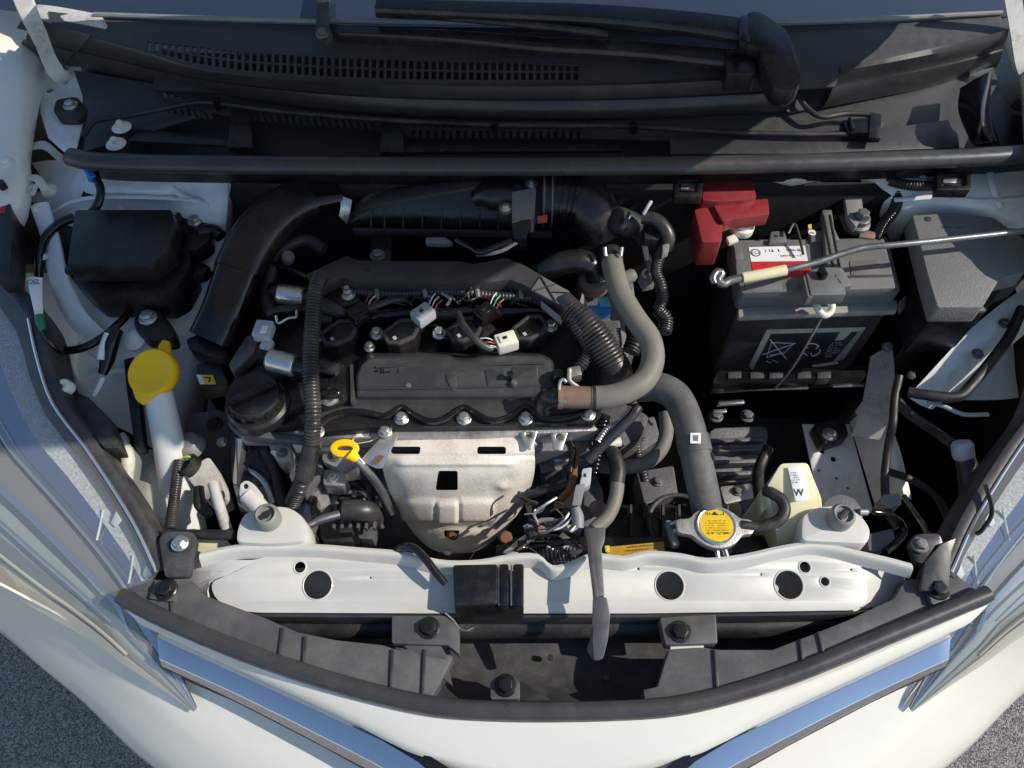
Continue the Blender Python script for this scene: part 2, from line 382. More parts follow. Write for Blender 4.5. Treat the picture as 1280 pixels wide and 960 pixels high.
# ================================================================== THE SETTING
b = MB(); b.sheet([[Vector((x, y, 0)) for x in (-60, -4, 4, 60)] for y in (-60, -4, 4, 60)], 0, 1)
b.make('ground', 'asphalt', kind='structure')

# ================================================================== CAR BODY
body = thing('car_body', 'white painted car body with front bumper, wings and windscreen around the engine bay', 'car', (0, 0, 0))
# front bumper skin under the headlights and grille bars (left half traced, mirrored to the right)
rA = L([(-170, 640, .82), (-60, 700, .80), (40, 752, .755), (130, 800, .715), (200, 836, .690), (300, 880, .675), (400, 922, .665), (500, 962, .655), (590, 985, .65), (690, 992, .65)])
rM = L([(-200, 660, .74), (-90, 715, .71), (0, 765, .675), (80, 812, .655), (150, 862, .640), (235, 925, .628), (330, 978, .62), (440, 1018, .615), (560, 1045, .61), (690, 1052, .61)])
rB = L([(-190, 690, .62), (-80, 738, .585), (2, 792, .545), (52, 835, .535), (106, 880, .53), (172, 944, .525), (262, 1006, .52), (372, 1046, .51), (512, 1078, .50), (690, 1090, .50)])
rC = [p+Vector((.03 if i < 4 else .01, .03 if i > 2 else .01, -.26)) for i, p in enumerate(rB)]
def mir(row): return row + [Vector((-p.x, p.y, p.z)) for p in row[-2::-1]]
for row in (rA, rM, rB, rC): row[-1].x = 0
b = MB(); b.sheet([mir(r) for r in (rA, rM, rB, rC)], .003, 4); b.make('front_bumper', 'white_paint', body)
# upper nose panel between the rubber seal and the chrome bars
nose0 = L([(146, 747, .785), (250, 795, .776), (400, 855, .768), (540, 888, .765), (690, 896, .765)])
nose1 = L([(152, 757, .783), (254, 804, .774), (404, 866, .766), (545, 900, .763), (690, 909, .763)])
nose2 = L([(180, 783, .765), (298, 838, .752), (420, 894, .742), (545, 952, .728), (690, 975, .715)])
nose3 = [p+Vector((0, .012-.02*(i == 4), -.03)) for i, p in enumerate(nose2)]
for r in (nose0, nose1, nose2, nose3): r[-1].x = 0
b = MB(); b.sheet([mir(r) for r in (nose0, nose1, nose2, nose3)], .003, 4); b.make('nose_panel', 'white_paint', body)
# lower black grille slot seen beside the bars' inner ends
# --- chrome bars
def chrome_bar(sign, label):
    t = L([(196, 797, .745), (300, 845, .732), (420, 900, .722), (520, 947, .714), (575, 985, .705)])
    w = L([(199, 824, .735), (296, 868, .722), (403, 921, .712), (490, 967, .704), (540, 1005, .695)])
    u = L([(202, 833, .722), (298, 878, .708), (401, 931, .697), (484, 977, .688), (530, 1015, .679)])
    k = [p+Vector((0, .02, -.004)) for p in t]; k2 = [p+Vector((.0, .03, .005)) for p in u]
    rings = []
    for i in range(5): rings.append([k[i], t[i], w[i], u[i], k2[i]])
    cols = [cr([r[j] for r in rings], 6) for j in range(5)]
    b = MB(); b.loft([[c[i] for c in cols] for i in range(len(cols[0]))], bev=.0012)
    if sign > 0: b.mirror()
    root = thing('grille_bar', label, 'trim bar', (sign*.36, -.36, .60))
    b.make('bar', 'chrome', root)
    g = MB(); rr = []
    for i in range(5): rr.append([u[i]+Vector((0, .001, -.001)), u[i]+Vector((0, -.001, -.006)), u[i]+Vector((0, .02, -.012)), u[i]+Vector((0, .028, -.002))])
    g.loft(rr)
    if sign > 0: g.mirror()
    g.make('backing', 'lamp_black', root)
    e = MB(); e.slab(L([(438, 903, .733), (480, 916, .734), (520, 934, .734), (565, 962, .732), (600, 990, .728), (560, 985, .722), (522, 952, .722), (478, 926, .727)]), .006, .001)
    if sign > 0: e.mirror()
    e.make('gap_shade_wedge', 'black_gloss', root)  # black wedge painting the dark gap and reflection above the bar
chrome_bar(-1, 'chrome grille bar with bluish reflection on the shaded bumper half under the washer filler side')
chrome_bar(1, 'chrome grille bar on the fully sunlit bumper half under the coolant reservoir side')

# --- wings (fenders): inner gutter edge and outer skin
def fender(left):
    if left:
        inner = L([(46, -40, 1.03), (40, 40, 1.02), (44, 75, 1.015), (36, 110, 1.005), (27, 160, .99), (24, 190, .98), (27, 215, .965), (20, 255, .945), (4, 285, .925), (-20, 310, .90), (-50, 350, .885)])
        mid = L([(-10, -40, 1.05), (-5, 40, 1.04), (-2, 75, 1.03), (-5, 110, 1.02), (-10, 160, 1.0), (-14, 190, .99), (-18, 215, .975), (-24, 255, .955), (-40, 285, .935), (-60, 310, .915), (-90, 350, .90)])
    else:
        inner = L([(1262, -40, 1.03), (1268, 40, 1.02), (1285, 75, 1.03), (1292, 110, 1.035), (1296, 160, 1.035), (1310, 190, 1.035), (1322, 215, 1.035), (1328, 255, 1.025), (1330, 285, 1.01), (1334, 310, 1.0), (1348, 350, .975)])
        mid = [p+Vector((.05, 0, .012)) for p in inner]
    s = -1 if left else 1
    lip = [p+Vector((-s*.002, 0, -.03)) for p in inner]; tuck = [p+Vector((s*.03, 0, -.05)) for p in inner]
    out = [p+Vector((s*.10, 0, .002)) for p in mid]; down = [p+Vector((s*.15, 0, -.12)) for p in mid]; low = [p+Vector((s*.16, 0, -.5)) for p in mid]
    b = MB(); b.sheet([tuck, lip, inner, mid, out, down, low], .0015, 2); return b.make('fender', 'white_paint', body, label='left wing with flanged inner edge' if left else None)
fl = fender(True); fr = fender(False)
bolt(V(8, 203, .992), .009, fl, m='white_paint')
b = MB(); b.lathe(V(5, 235, .966), (0, 0, 1), [(.006, 0), (.006, .012)], 14); b.make('plug', 'ink', fl)

# --- firewall, floor of the bay and side closing panels (dark, mostly hidden)
b = MB(); b.slab([Vector((-.72, .30, .93)), Vector((.72, .30, .93)), Vector((.72, .33, .93)), Vector((-.72, .33, .93))], .75, .002); b.make('firewall', 'void_black', body)
b = MB(); b.slab([Vector((-.58, -.38, .26)), Vector((.58, -.38, .26)), Vector((.76, -.12, .26)), Vector((.86, .6, .26)), Vector((-.86, .6, .26)), Vector((-.76, -.12, .26))], .01, .001); b.make('undertray', 'void_black', body)
b = MB(); b.slab([Vector((-.92, .345, .905)), Vector((.92, .345, .905)), Vector((.95, .8, .93)), Vector((-.95, .8, .93))], .02, .001); b.make('plenum_floor', 'black_plastic', body)
for s in (-1, 1):
    b = MB(); b.slab([Vector((s*.60, .20, .885)), Vector((s*.90, .20, .885)), Vector((s*.90, .36, .885)), Vector((s*.60, .36, .885))], .02, .001); b.make('wing_closing_panel', 'black_plastic', body)
    b = MB(); b.slab([Vector((s*.74, -.12, .74)), Vector((s*.755, -.12, .74)), Vector((s*.755, .6, .90)), Vector((s*.74, .6, .90))], .55, .001); b.make('wheel_arch_liner', 'void_black', body)

# --- inner wing on the washer filler side
g = [[(30, 205, .90), (70, 200, .930), (115, 206, .945), (200, 210, .950), (240, 212, .948), (282, 214, .945), (292, 220, .89)],
     [(34, 232, .89), (80, 234, .916), (120, 236, .938), (200, 238, .944), (240, 234, .936), (284, 236, .938), (294, 242, .88)],
     [(36, 256, .88), (80, 256, .905), (120, 256, .916), (200, 258, .910), (240, 262, .918), (284, 262, .920), (294, 270, .86)],
     [(40, 300, .85), (85, 300, .872), (120, 300, .872), (200, 310, .865), (240, 308, .876), (278, 310, .87), (288, 320, .80)],
     [(52, 360, .81), (92, 365, .845), (130, 370, .850), (200, 380, .845), (230, 385, .835), (262, 390, .81), (272, 400, .72)],
     [(58, 430, .76), (104, 428, .815), (150, 430, .82), (200, 440, .79), (225, 445, .77), (250, 450, .74), (262, 460, .66)],
     [(62, 490, .72), (100, 480, .775), (140, 482, .765), (190, 500, .72), (210, 510, .69), (232, 520, .66), (250, 540, .58)],
     [(80, 540, .66), (112, 530, .72), (150, 535, .70), (190, 560, .64), (208, 575, .61), (225, 590, .58), (250, 600, .50)]]
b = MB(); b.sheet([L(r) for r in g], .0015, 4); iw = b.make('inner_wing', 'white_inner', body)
fl1 = L([(38, 258, .925), (52, 300, .905), (62, 350, .885), (82, 398, .86), (110, 425, .845), (140, 450, .835)])
fl2 = L([(58, 252, .935), (72, 295, .915), (82, 340, .895), (102, 385, .872), (124, 408, .857), (150, 430, .845)])
b = MB(); b.sheet([[p+Vector((0, 0, -.02)) for p in fl1], fl1, fl2, [p+Vector((0, 0, -.012)) for p in fl2]], .0012, 3); b.make('flange', 'white_inner', iw)
# upper corner plate with the hinge bolt
b = plate(L([(52, 90, .965), (100, 78, .965), (104, 150, .965), (92, 200, .965), (60, 172, .965), (50, 140, .965)]), [ring(V(62, 113, .965), (0, 0, 1), .006)], V(80, 120, .965), (0, 0, 1), .003)
cp = b.make('corner_plate', 'white_inner', body)
b = MB(); b.slab(fillet(L([(70, 124, .975), (96, 120, .975), (108, 135, .975), (100, 150, .975), (74, 150, .975), (66, 138, .975)]), .008), .01, .002); fp = b.make('rubber_grommet', 'rubber', cp)
bolt(V(88, 132, .977), .009, fp, m='zinc')
# body corner under the hinge (cream painted sealer)
b = MB(); b.sheet([L([(30, 4, 1.085), (70, 8, 1.088), (126, 18, 1.088)]), L([(44, 22, 1.080), (80, 26, 1.082), (133, 32, 1.082)]), L([(52, 36, 1.062), (84, 40, 1.062), (130, 44, 1.066)])], .003, 3); b.make('scuttle_corner', 'white_grimy', body)
# spring-steel clips on the inner wing
b = MB(); b.sheet([L([(36, 180, .955), (56, 176, .965), (74, 190, .958), (84, 196, .945)]), L([(34, 188, .955), (54, 186, .965), (72, 200, .958), (82, 204, .945)])], .0015, 3); b.make('clip', 'white_grimy', iw)
b = MB(); b.tube(L([(28, 226, .95), (44, 222, .958), (56, 236, .95), (60, 246, .935), (66, 238, .945), (66, 232, .945)]), .0035, 8, 4, flat=(1.8, .6)); b.tube(L([(30, 238, .945), (44, 232, .952), (40, 244, .945)]), .003, 8, 4, flat=(1.6, .6)); b.make('clip', 'white_grimy', iw)

# --- inner wing on the battery side
g = [[(1075, 208, .93), (1110, 206, .95), (1180, 205, .955), (1240, 203, .95), (1300, 200, .94)],
     [(1078, 236, .91), (1115, 238, .935), (1180, 240, .945), (1240, 242, .945), (1300, 240, .93)],
     [(1085, 268, .87), (1120, 270, .905), (1180, 262, .925), (1240, 268, .925), (1300, 275, .91)],
     [(1092, 300, .80), (1130, 300, .85), (1180, 300, .86), (1240, 305, .87), (1300, 310, .88)],
     [(1100, 330, .70), (1140, 340, .78), (1190, 345, .80), (1245, 350, .82), (1305, 350, .85)]]
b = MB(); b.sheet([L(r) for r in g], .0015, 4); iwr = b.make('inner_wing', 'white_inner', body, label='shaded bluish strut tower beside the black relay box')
g = [[(1300, 350, .86), (1262, 372, .85), (1215, 410, .825), (1172, 455, .80), (1135, 496, .77)],
     [(1300, 372, .855), (1272, 392, .845), (1228, 430, .82), (1186, 474, .79), (1150, 506, .76)],
     [(1300, 400, .83), (1278, 420, .815), (1240, 452, .80), (1200, 486, .77), (1165, 512, .745)]]
b = MB(); b.sheet([L(r) for r in g], .002, 4); b.make('wing_rail', 'white_inner', body)
g = [[(1310, 395, .79), (1270, 420, .785), (1225, 455, .77), (1190, 480, .75)],
     [(1310, 440, .77), (1275, 455, .765), (1240, 478, .75), (1200, 497, .73)],
     [(1310, 490, .75), (1272, 497, .745), (1240, 500, .735), (1195, 500, .72)]]
b = MB(); b.sheet([L(r) for r in g], .002, 4); b.make('apron_panel', 'white_inner', body)
# chassis rail with hole pattern, side flange and mount
pz = .60
p0 = V(1045, 590, pz); nn = Vector((0, -.25, 1)).normalized()
def pl(pts): return [onplane(x, y, p0, nn) for x, y in pts]
b = plate(pl([(1003, 530), (1062, 530), (1092, 640), (1040, 660), (1018, 600)]), [ring(onplane(*q, p0, nn), nn, r) for q, r in (((1028, 564), .004), ((1042, 574), .0045), ((1024, 588), .002), ((1046, 598), .0022), ((1060, 610), .002))], p0, nn, .004)
cr_ = b.make('chassis_rail', 'white_inner', body, label='blue-grey shaded chassis rail behind the coolant reservoir')
b = MB(); b.sheet([[*pl([(1062, 528), (1078, 580), (1096, 640)])], [p+Vector((.012, 0, .05)) for p in pl([(1066, 524), (1086, 578), (1100, 640)])], [p+Vector((.03, 0, .052)) for p in pl([(1066, 524), (1086, 578), (1100, 640)])]], .002, 3); b.make('flange', 'white_inner', cr_)
b = MB(); b.slab(fillet(L([(1016, 528, .645), (1056, 524, .645), (1062, 546, .645), (1030, 556, .645)]), .01), .03, .004); mt = b.make('mount', 'rubber', cr_)
bolt(V(1037, 543, .647), .010, mt)
b = MB(); b.sheet([L([(1114, 430, .74), (1118, 460, .72), (1116, 510, .70), (1100, 550, .67)]), L([(1088, 446, .72), (1084, 470, .70), (1074, 520, .68), (1064, 545, .66)])], .002, 3); b.make('apron_gusset', 'white_grimy', body)

# --- windscreen
w0 = [(-40, -2), (120, 16), (300, 22), (480, 26), (690, 28), (900, 27), (1080, 22), (1250, 14), (1330, 8)]
r0 = L([(x, y+4, 1.085) for x, y in w0])
rows = [[p+Vector((0, .30*k, .14*k-.004)) for p in r0] for k in (0, .4, 1.2, 2.2)]
b = MB(); b.sheet(rows, .005, 3); b.make('windscreen', 'windscreen_glass', body)
# bright rubber lip at the glass edge
b = MB(); b.tube([p+Vector((0, -.002, .004)) for p in r0[1:-1]], .0035, 8, 4); b.make('glass_edge_lip', 'mid_grey_plastic', body)

# ================================================================== OPEN BONNET (above the frame; its hinge arms are in view and it shades the bay)
bon = thing('bonnet', 'white bonnet standing open on two curved hinge arms above the cowl', 'bonnet', (0, .46, 1.05))
BPROF = cr([(.50, 1.205), (.43, 1.230), (.28, 1.335), (.03, 1.545), (-.22, 1.72)], 10)   # side profile (y, z), rear to front
def bon_pt(u, v, lift=0):                         # u -1..1 across, v 0 rear .. 1 front
    half = .665-.02*v-.09*v**3
    k = min(int(v*40), 39); y, z = BPROF[k].lerp(BPROF[k+1], v*40-k)
    return Vector((half*u, y+.07*u*u*v*v, z-.01*u*u+lift))
b = MB(); b.sheet([[bon_pt(u/4, v/5) for u in range(-4, 5)] for v in range(6)], .002, 2); b.make('outer_skin', 'white_paint', bon)
for u in (-.86, -.3, .3, .86):
    b = MB(); b.tube([bon_pt(u, v/5, -.008)+Vector((0, -.004, 0)) for v in range(0, 6)], .02, 8, 3, flat=(1.4, .5)); b.make('inner_rib', 'white_paint', bon)
arm = [(18, -30, 1.16), (34, 10, 1.125), (50, 45, 1.085), (62, 75, 1.045), (76, 96, 1.015), (88, 100, 1.0), (95, 88, 1.0), (92, 78, 1.0)]
hw = Vector((.011, .004, .004))
b = MB(); P = cr(L(arm), 5); b.sheet([[p-hw for p in P], [p-hw*.9+Vector((0, 0, .004)) for p in P], [p+hw*.9+Vector((0, 0, .004)) for p in P], [p+hw for p in P]], .003, 1); b.make('hinge_arm', 'white_grimy', bon)
b = MB(); P = cr(L([(1262, -30, 1.16), (1272, 30, 1.09), (1280, 80, 1.04), (1290, 100, 1.0)]), 5); b.sheet([[p-hw for p in P], [p+hw for p in P]], .003, 1); b.make('hinge_arm', 'white_grimy', bon)

# ================================================================== HEADLIGHTS
IN = [(-70, 330, .935), (-5, 352, .915), (36, 400, .90), (47, 450, .89), (66, 505, .872), (105, 558, .85), (140, 610, .83), (170, 660, .812), (196, 716, .792), (176, 742, .772), (208, 806, .725), (246, 884, .675)]
OUT = [(-330, 400, .86), (-260, 480, .83), (-200, 560, .81), (-130, 628, .79), (-70, 684, .775), (-20, 720, .762), (25, 750, .750), (70, 776, .738), (112, 800, .724), (150, 828, .710), (190, 854, .695), (242, 890, .668)]
def hrows(ts, drop, bulge=.0, flat=None):
    I, O = L(IN), L(OUT); rows = []
    for t in ts:
        row = []
        for a, c in zip(I, O):
            p = a.lerp(c, t); w = (a-c).length
            p = p+Vector((-.35, -.5, .8))*(bulge*math.sin(math.pi*t)*w)-Vector((0, 0, drop*min(1, w/.12)))
            if flat is not None: zm = a.lerp(c, flat).z+.8*bulge*math.sin(math.pi*flat)*w-drop*min(1, w/.12); p.z = zm+.72*(p.z-zm)
            row.append(p)
        rows.append(row)
    return rows
def headlight(sign, label):
    root = thing('headlight', label, 'headlight', (sign*.64, -.22, .60))
    def mk(b, name, m, par=root):
        if sign > 0: b.mirror()
        return b.make(name, m, par)
    hs = []
    bands = [(0, .06, 'lamp_black', .004, 'bezel'), (.06, .17, 'lamp_speckle', .020, 'reflector_strip'), (.17, .33, 'lamp_mirror', .034, 'reflector'), (.33, .45, 'lamp_grey', .020, 'divider'),
             (.45, .49, 'lamp_silver', .010, 'light_guide'), (.49, .70, 'lamp_pale', .030, 'reflector'), (.70, .86, 'lamp_grey', .018, 'divider'), (.86, 1., 'lamp_beige', .008, 'trim')]
    for a, c, m, dr, nm in bands:
        b = MB(); b.sheet(hrows([a, (a+c)/2, c], dr*.7+.003, .10, (a+c)/2 if nm != 'bezel' else None), .0015, 2)
        mk(b, nm, m)
    rows = hrows([0, .25, .5, .75, 1], -.002, .12)
    b = MB(); b.sheet(rows, 0, 3); mk(b, 'lens', 'lamp_lens')
    # white glints on the reflector, painted as small pale ribs and clips
    I, O = L(IN), L(OUT)
    def at(s, t, dz): 
        k = min(int(s), len(IN)-2); f = s-k; a = I[k].lerp(I[k+1], f); c = O[k].lerp(O[k+1], f); w = (a-c).length
        return a.lerp(c, t)+Vector((-.35, -.5, .8))*(.10*math.sin(math.pi*t)*w)+Vector((0, 0, dz))
    for s in (6.1, 7.3):
        b = MB(); b.tube([at(s, .12, -.012), at(s+.15, .20, -.020), at(s+.3, .27, -.022)], .0016, 6, 3); mk(b, 'rib', 'wire_white')
    for s in (6.4, 7.7):
        b = MB(); b.slab([at(s, .055, -.004), at(s+.22, .055, -.004), at(s+.16, .12, -.012), at(s+.02, .13, -.013)], .003, .0006); mk(b, 'clip', 'label_white')
    for s0, t, mm_ in ((2.5, .30, 'lamp_silver'), (2.5, .62, 'lamp_silver'), (3.5, .80, 'lamp_beige')):
        b = MB(); b.tube([at(s0+k*.7, t, -.010) for k in range(9)], .0022, 6, 3); mk(b, 'moulded_line', mm_)
    # outer frame flange towards the engine bay
    b = MB(); fr_ = L(IN[:9]); fo = [p+Vector((.020, .006, -.004)) for p in fr_]; fd = [p+Vector((.024, .006, -.05)) for p in fr_]
    b.sheet([[p+Vector((-.002, 0, .0)) for p in fr_], [p+Vector((.008, .002, .003)) for p in fr_], fo, fd], .002, 3); mk(b, 'housing', 'lamp_black')
    b = MB(); b.tube([p+Vector((.001, .0, .003)) for p in L(IN[2:9])], .0022, 6, 4); mk(b, 'seal_bead', 'lamp_silver')
    return root
headlight(-1, 'headlight half in shade beside the yellow washer filler cap')
headlight(1, 'headlight beside the right end of the radiator support, next to the coolant reservoir')
# ================================================================== COWL
cowl = thing('windscreen_cowl', 'black plastic windscreen cowl with two rows of slotted air vents', 'cowl panel', V(640, 110, .95))
pc = V(640, 104, 1.045); pr = V(640, 24, 1.083); cn = Vector((0, -(pr.z-pc.z), pr.y-pc.y)).normalized()
def cpl(pts): return [onplane(x, y, pc, cn) for x, y in pts]
def lerp_line(line, x):
    for (x0, y0), (x1, y1) in zip(line, line[1:]):
        if x0 <= x <= x1: return y0+(y1-y0)*(x-x0)/(x1-x0)
    return line[-1][1]
up_e = [(183, 52), (240, 58), (300, 65), (400, 71), (500, 75), (600, 78), (726, 79)]
lo_e = [(183, 63), (240, 79), (300, 88), (400, 95), (500, 99), (600, 100), (726, 100)]
holes = []; x = 184.0
while x < 722:
    u, l = lerp_line(up_e, x), lerp_line(lo_e, x); sk_ = -1.2 if x < 300 else 0
    mid = (u+l)/2
    if l-u > 14:
        holes.append(cpl([(x, u), (x+5.6, u), (x+5.6, mid-.9), (x, mid-.9)])); holes.append(cpl([(x, mid+.9), (x+5.6, mid+.9), (x+5.6, l), (x, l)]))
    else: holes.append(cpl([(x, u), (x+5.6, u), (x+5.6+sk_, l), (x+sk_, l)]))
    x += 9.35
outer = [(60, 14), (125, 22), (300, 29), (480, 32), (690, 33), (900, 32), (1080, 29), (1250, 19), (1262, 38), (1220, 52), (1150, 67), (1052, 86), (1044, 108), (962, 113), (938, 97), (800, 104), (640, 107), (500, 105), (400, 101), (300, 94), (240, 85), (183, 67), (116, 48), (66, 34)]
b = plate(cpl(outer), holes, pc, cn, .0035, 0); b.make('vent_panel', 'cowl_plastic', cowl)
b = MB(); b.slab([p-cn*.045 for p in cpl([(175, 40), (740, 60), (740, 108), (175, 90)])], .004, .001); b.make('duct_floor', 'ink', cowl)
# stepped front face of the upper cowl
T = [(116, 48), (183, 66), (240, 84), (300, 93), (400, 100), (500, 104), (640, 106), (800, 103), (938, 96)]
Bt = [(84, 82), (165, 99), (225, 109), (295, 121), (395, 135), (500, 143), (640, 147), (800, 146), (985, 137)]
def step(T, Bt, name):
    a = [p+cn*.0015 for p in cpl(T)]; z = L([(x, y, 1.000) for x, y in Bt])
    rows = [[p+Vector((0, .006, -.012)) for p in a], a]
    rows.append([p.lerp(q, .12)+Vector((0, -.003, .005)) for p, q in zip(a, z)])
    rows.append([p.lerp(q, .42)+Vector((0, -.001, .005)) for p, q in zip(a, z)])
    rows.append([p.lerp(q, .47)+Vector((0, .0, .001)) for p, q in zip(a, z)])
    rows.append([p.lerp(q, .55)+Vector((0, -.004, .006)) for p, q in zip(a, z)])
    rows.append([p.lerp(q, .80)+Vector((0, -.006, .008)) for p, q in zip(a, z)])
    rows.append([q+Vector((0, -.003, .004)) for q in z]); rows.append([q+Vector((0, .008, -.012)) for q in z])
    R2 = [cr(r, 5) for r in rows]
    b = MB(); b.sheet(R2, .002, 1); return b.make(name, 'step_plastic', cowl, ang=50)
step(T, Bt, 'front_step')
step([(1050, 86), (1100, 77), (1150, 67), (1205, 55), (1257, 42)], [(1028, 132), (1090, 121), (1140, 112), (1195, 99), (1242, 84)], 'front_step')
step([(40, 38), (70, 37), (116, 48)], [(30, 62), (55, 76), (84, 84)], 'front_step')
# recess for the wiper spindle
b = MB(); b.sheet([L([(936, 97, 1.040), (990, 92, 1.040), (1050, 86, 1.043)]), L([(958, 112, 1.015), (1000, 108, 1.012), (1046, 106, 1.02)]), L([(985, 140, .998), (1005, 137, .998), (1030, 131, .998)])], .003, 3); b.make('spindle_recess', 'cowl_plastic', cowl)
# lower cowl gutter
pl0 = V(640, 150, .985); pl1 = V(640, 196, .968); ln = Vector((0, -(pl0.z-pl1.z), pl0.y-pl1.y)).normalized()
def lpl(pts): return [onplane(x, y, pl0, ln) for x, y in pts]
holes = []
def slots(x0, x1, ya, yb, h, pitch, lean, wd=4.6):
    n = int((x1-x0)/pitch)
    for i in range(n):
        x = x0+i*pitch; y = ya+(yb-ya)*i/max(1, n-1); holes.append(lpl([(x, y), (x+wd, y+.4), (x+wd+lean, y+h), (x+lean, y+h-.4)]))
slots(202, 262, 114, 128, 15, 8.8, 5); slots(206, 268, 133, 141, 8, 8.8, 3)
slots(318, 474, 140, 152, 11, 9.0, 3)
slots(506, 735, 154, 158, 5, 9.4, 0); slots(514, 735, 162.5, 163.5, 9, 9.4, 0)
outer = [(92, 88), (165, 100), (225, 110), (295, 122), (395, 136), (500, 142), (640, 145), (800, 143), (980, 132), (1100, 115), (1242, 84), (1262, 150), (1262, 190), (1100, 196), (800, 199), (640, 200), (400, 199), (200, 196), (104, 190), (110, 140)]
b = plate(lpl(outer), holes, pl0, ln, .003, 0); b.make('gutter_panel', 'cowl_plastic', cowl)
b = MB(); b.slab([p-ln*.03 for p in lpl([(150, 105), (1000, 120), (1000, 196), (150, 190)])], .004, .001); b.make('gutter_floor', 'ink', cowl)
# ribs and ledges of the gutter
b = MB(); b.slab(L([(288, 136, .997), (312, 136, .997), (316, 184, .990), (284, 184, .990)]), .02, .003); b.make('gutter_bracket', 'black_plastic', cowl)
b = MB(); b.slab(L([(478, 150, .997), (502, 152, .997), (506, 190, .990), (474, 190, .990)]), .02, .003); b.make('gutter_bracket', 'black_plastic', cowl)
b = MB(); b.slab(L([(160, 160, .985), (286, 170, .985), (286, 182, .985), (160, 176, .985)]), .006, .002); b.make('ledge', 'black_plastic', cowl)
b = MB(); b.slab(L([(506, 180, .982), (775, 181, .982), (778, 188, .982), (506, 190, .982)]), .006, .0015); b.make('ledge', 'black_plastic', cowl)
b = MB(); b.slab(L([(838, 168, .992), (1060, 166, .992), (1195, 148, .992), (1200, 184, .985), (1000, 192, .985), (838, 192, .985)]), .008, .002); b.make('ledge', 'cowl_plastic', cowl)
for cx, cy in ((152, 159), (145, 180)):
    c = V(cx, cy, .992); q = thing('plastic_clip', 'small white plastic clip on the cowl gutter, ' + ('nearer the windscreen' if cy < 170 else 'nearer the rubber seal'), 'clip', c)
    b = MB(); b.lathe(c, (0, 0, 1), [(.015, 0), (.012, .003), (.006, .0045)], 18); b.make('base', 'ivory_plastic', q)
    b = MB(); b.lathe(c+Vector((0, .0, .004)), (0, 0, 1), [(.005, 0), (.005, .006), (.003, .008)], 10); b.make('stud', 'ivory_plastic', q)
# rubber seal along the front of the cowl
P = L([(88, 196, .996), (120, 202, .998), (220, 205, 1.0), (400, 207, 1.0), (640, 208, 1.0), (900, 206, 1.0), (1100, 201, 1.0), (1230, 196, 1.0), (1330, 188, 1.0)])
cs = thing('cowl_seal', 'long black rubber seal lying across the bay in front of the cowl', 'seal', V(640, 208, .98))
b = MB(); b.tube(P, [.0125]*9, 14, 8, flat=(1.15, 1)); b.make('tube', 'seal_rubber', cs)
b = MB(); Q = [p+Vector((0, .012, -.012)) for p in P]; Q2 = [p+Vector((0, .02, -.05)) for p in P]; b.sheet([Q, Q2], .004, 4); b.make('carrier', 'black_plastic', cs)
# clip boxes hanging under the seal
for (x0, x1, y0, y1), lb in (((843, 878, 221, 245), 'black square clip under the cowl seal beside the red terminal cover'), ((1171, 1214, 214, 237), 'black square clip under the cowl seal above the strut tower')):
    q = thing('seal_clip', lb, 'clip', V((x0+x1)/2, y1, .95)); zc = .975
    b = plate(fillet(L([(x0, y0, zc), (x1, y0, zc), (x1, y1, zc), (x0, y1, zc)]), .003), [fillet(L([(x0+6, y0+4, zc), (x1-6, y0+4, zc), (x1-6, y1-5, zc), (x0+6, y1-5, zc)]), .002)], V(x0, y0, zc), (0, 0, 1), .016, .0008); b.make('frame', 'black_plastic', q)
    b = MB(); b.slab(L([(x0+8, y0+9, zc-.008), (x1-8, y0+8, zc-.008), (x1-9, y1-8, zc-.01), (x0+8, y1-9, zc-.01)]), .004, .001); b.make('spring', 'steel_bright', q)
# hinge-side plastic blade on the battery side
b = MB(); b.sheet([L([(1200, 110, 1.03), (1236, 90, 1.06), (1240, 100, 1.04)]), L([(1198, 140, 1.01), (1226, 140, 1.045), (1236, 145, 1.02)]), L([(1214, 178, .99), (1232, 172, 1.01), (1244, 178, .99)]), L([(1222, 184, .975), (1240, 182, .985), (1250, 182, .975)])], .004, 4)
b.make('hinge_shield', 'black_gloss', label='glossy black plastic shield standing by the bonnet hinge at the cowl end', cat='shield')
b = MB(); b.sheet([L([(1240, 150, .985), (1264, 142, .99), (1290, 150, .985)]), L([(1246, 168, .98), (1266, 160, .985), (1290, 170, .98)]), L([(1252, 190, .97), (1272, 184, .975), (1290, 190, .97)])], .003, 3); hb = b.make('hinge_plate', 'black_plastic', label='black bracket plate with a bolt beside the hinge shield', cat='bracket')
bolt(V(1274, 132, .985), .010, hb, m='iron_dark')

# washer hose along the cowl
def hose(name, pts, r, m, label, cat='hose', corr=None, seg=12, sub=6, group=None, parent=None):
    b = MB(); b.tube(L(pts), r, seg, sub, corr); return b.make(name, m, parent, label if parent is None else None, cat if parent is None else None, group)
hose('washer_hose', [(104, 170, .992), (118, 152, .997), (150, 146, 1.0), (190, 139, 1.0), (240, 129, 1.0), (272, 129, 1.0), (340, 138, 1.0), (440, 147, 1.0), (520, 152, 1.0), (620, 156, 1.0), (720, 157, 1.0), (790, 158, 1.0), (900, 165, 1.0), (1000, 168, 1.0), (1080, 167, 1.0), (1098, 162, 1.0), (1096, 146, 1.003), (1060, 142, 1.003), (1028, 146, 1.003), (1008, 134, 1.008), (994, 112, 1.02)], .0042, 'rubber', 'thin black washer hose running the length of the cowl gutter')
hn = thing('hose_nozzle', 'small black clip block holding the washer hose loop on the cowl', 'clip', V(1075, 160, .99))
b = MB(); b.slab(fillet(L([(1052, 150, 1.006), (1094, 146, 1.006), (1096, 166, 1.006), (1060, 166, 1.006)]), .004), .014, .002); b.make('block', 'black_gloss', hn)
b = MB(); b.tube(L([(1062, 148, 1.01), (1066, 162, 1.01)]), .003, 8, 3); b.make('tab', 'black_plastic', hn)
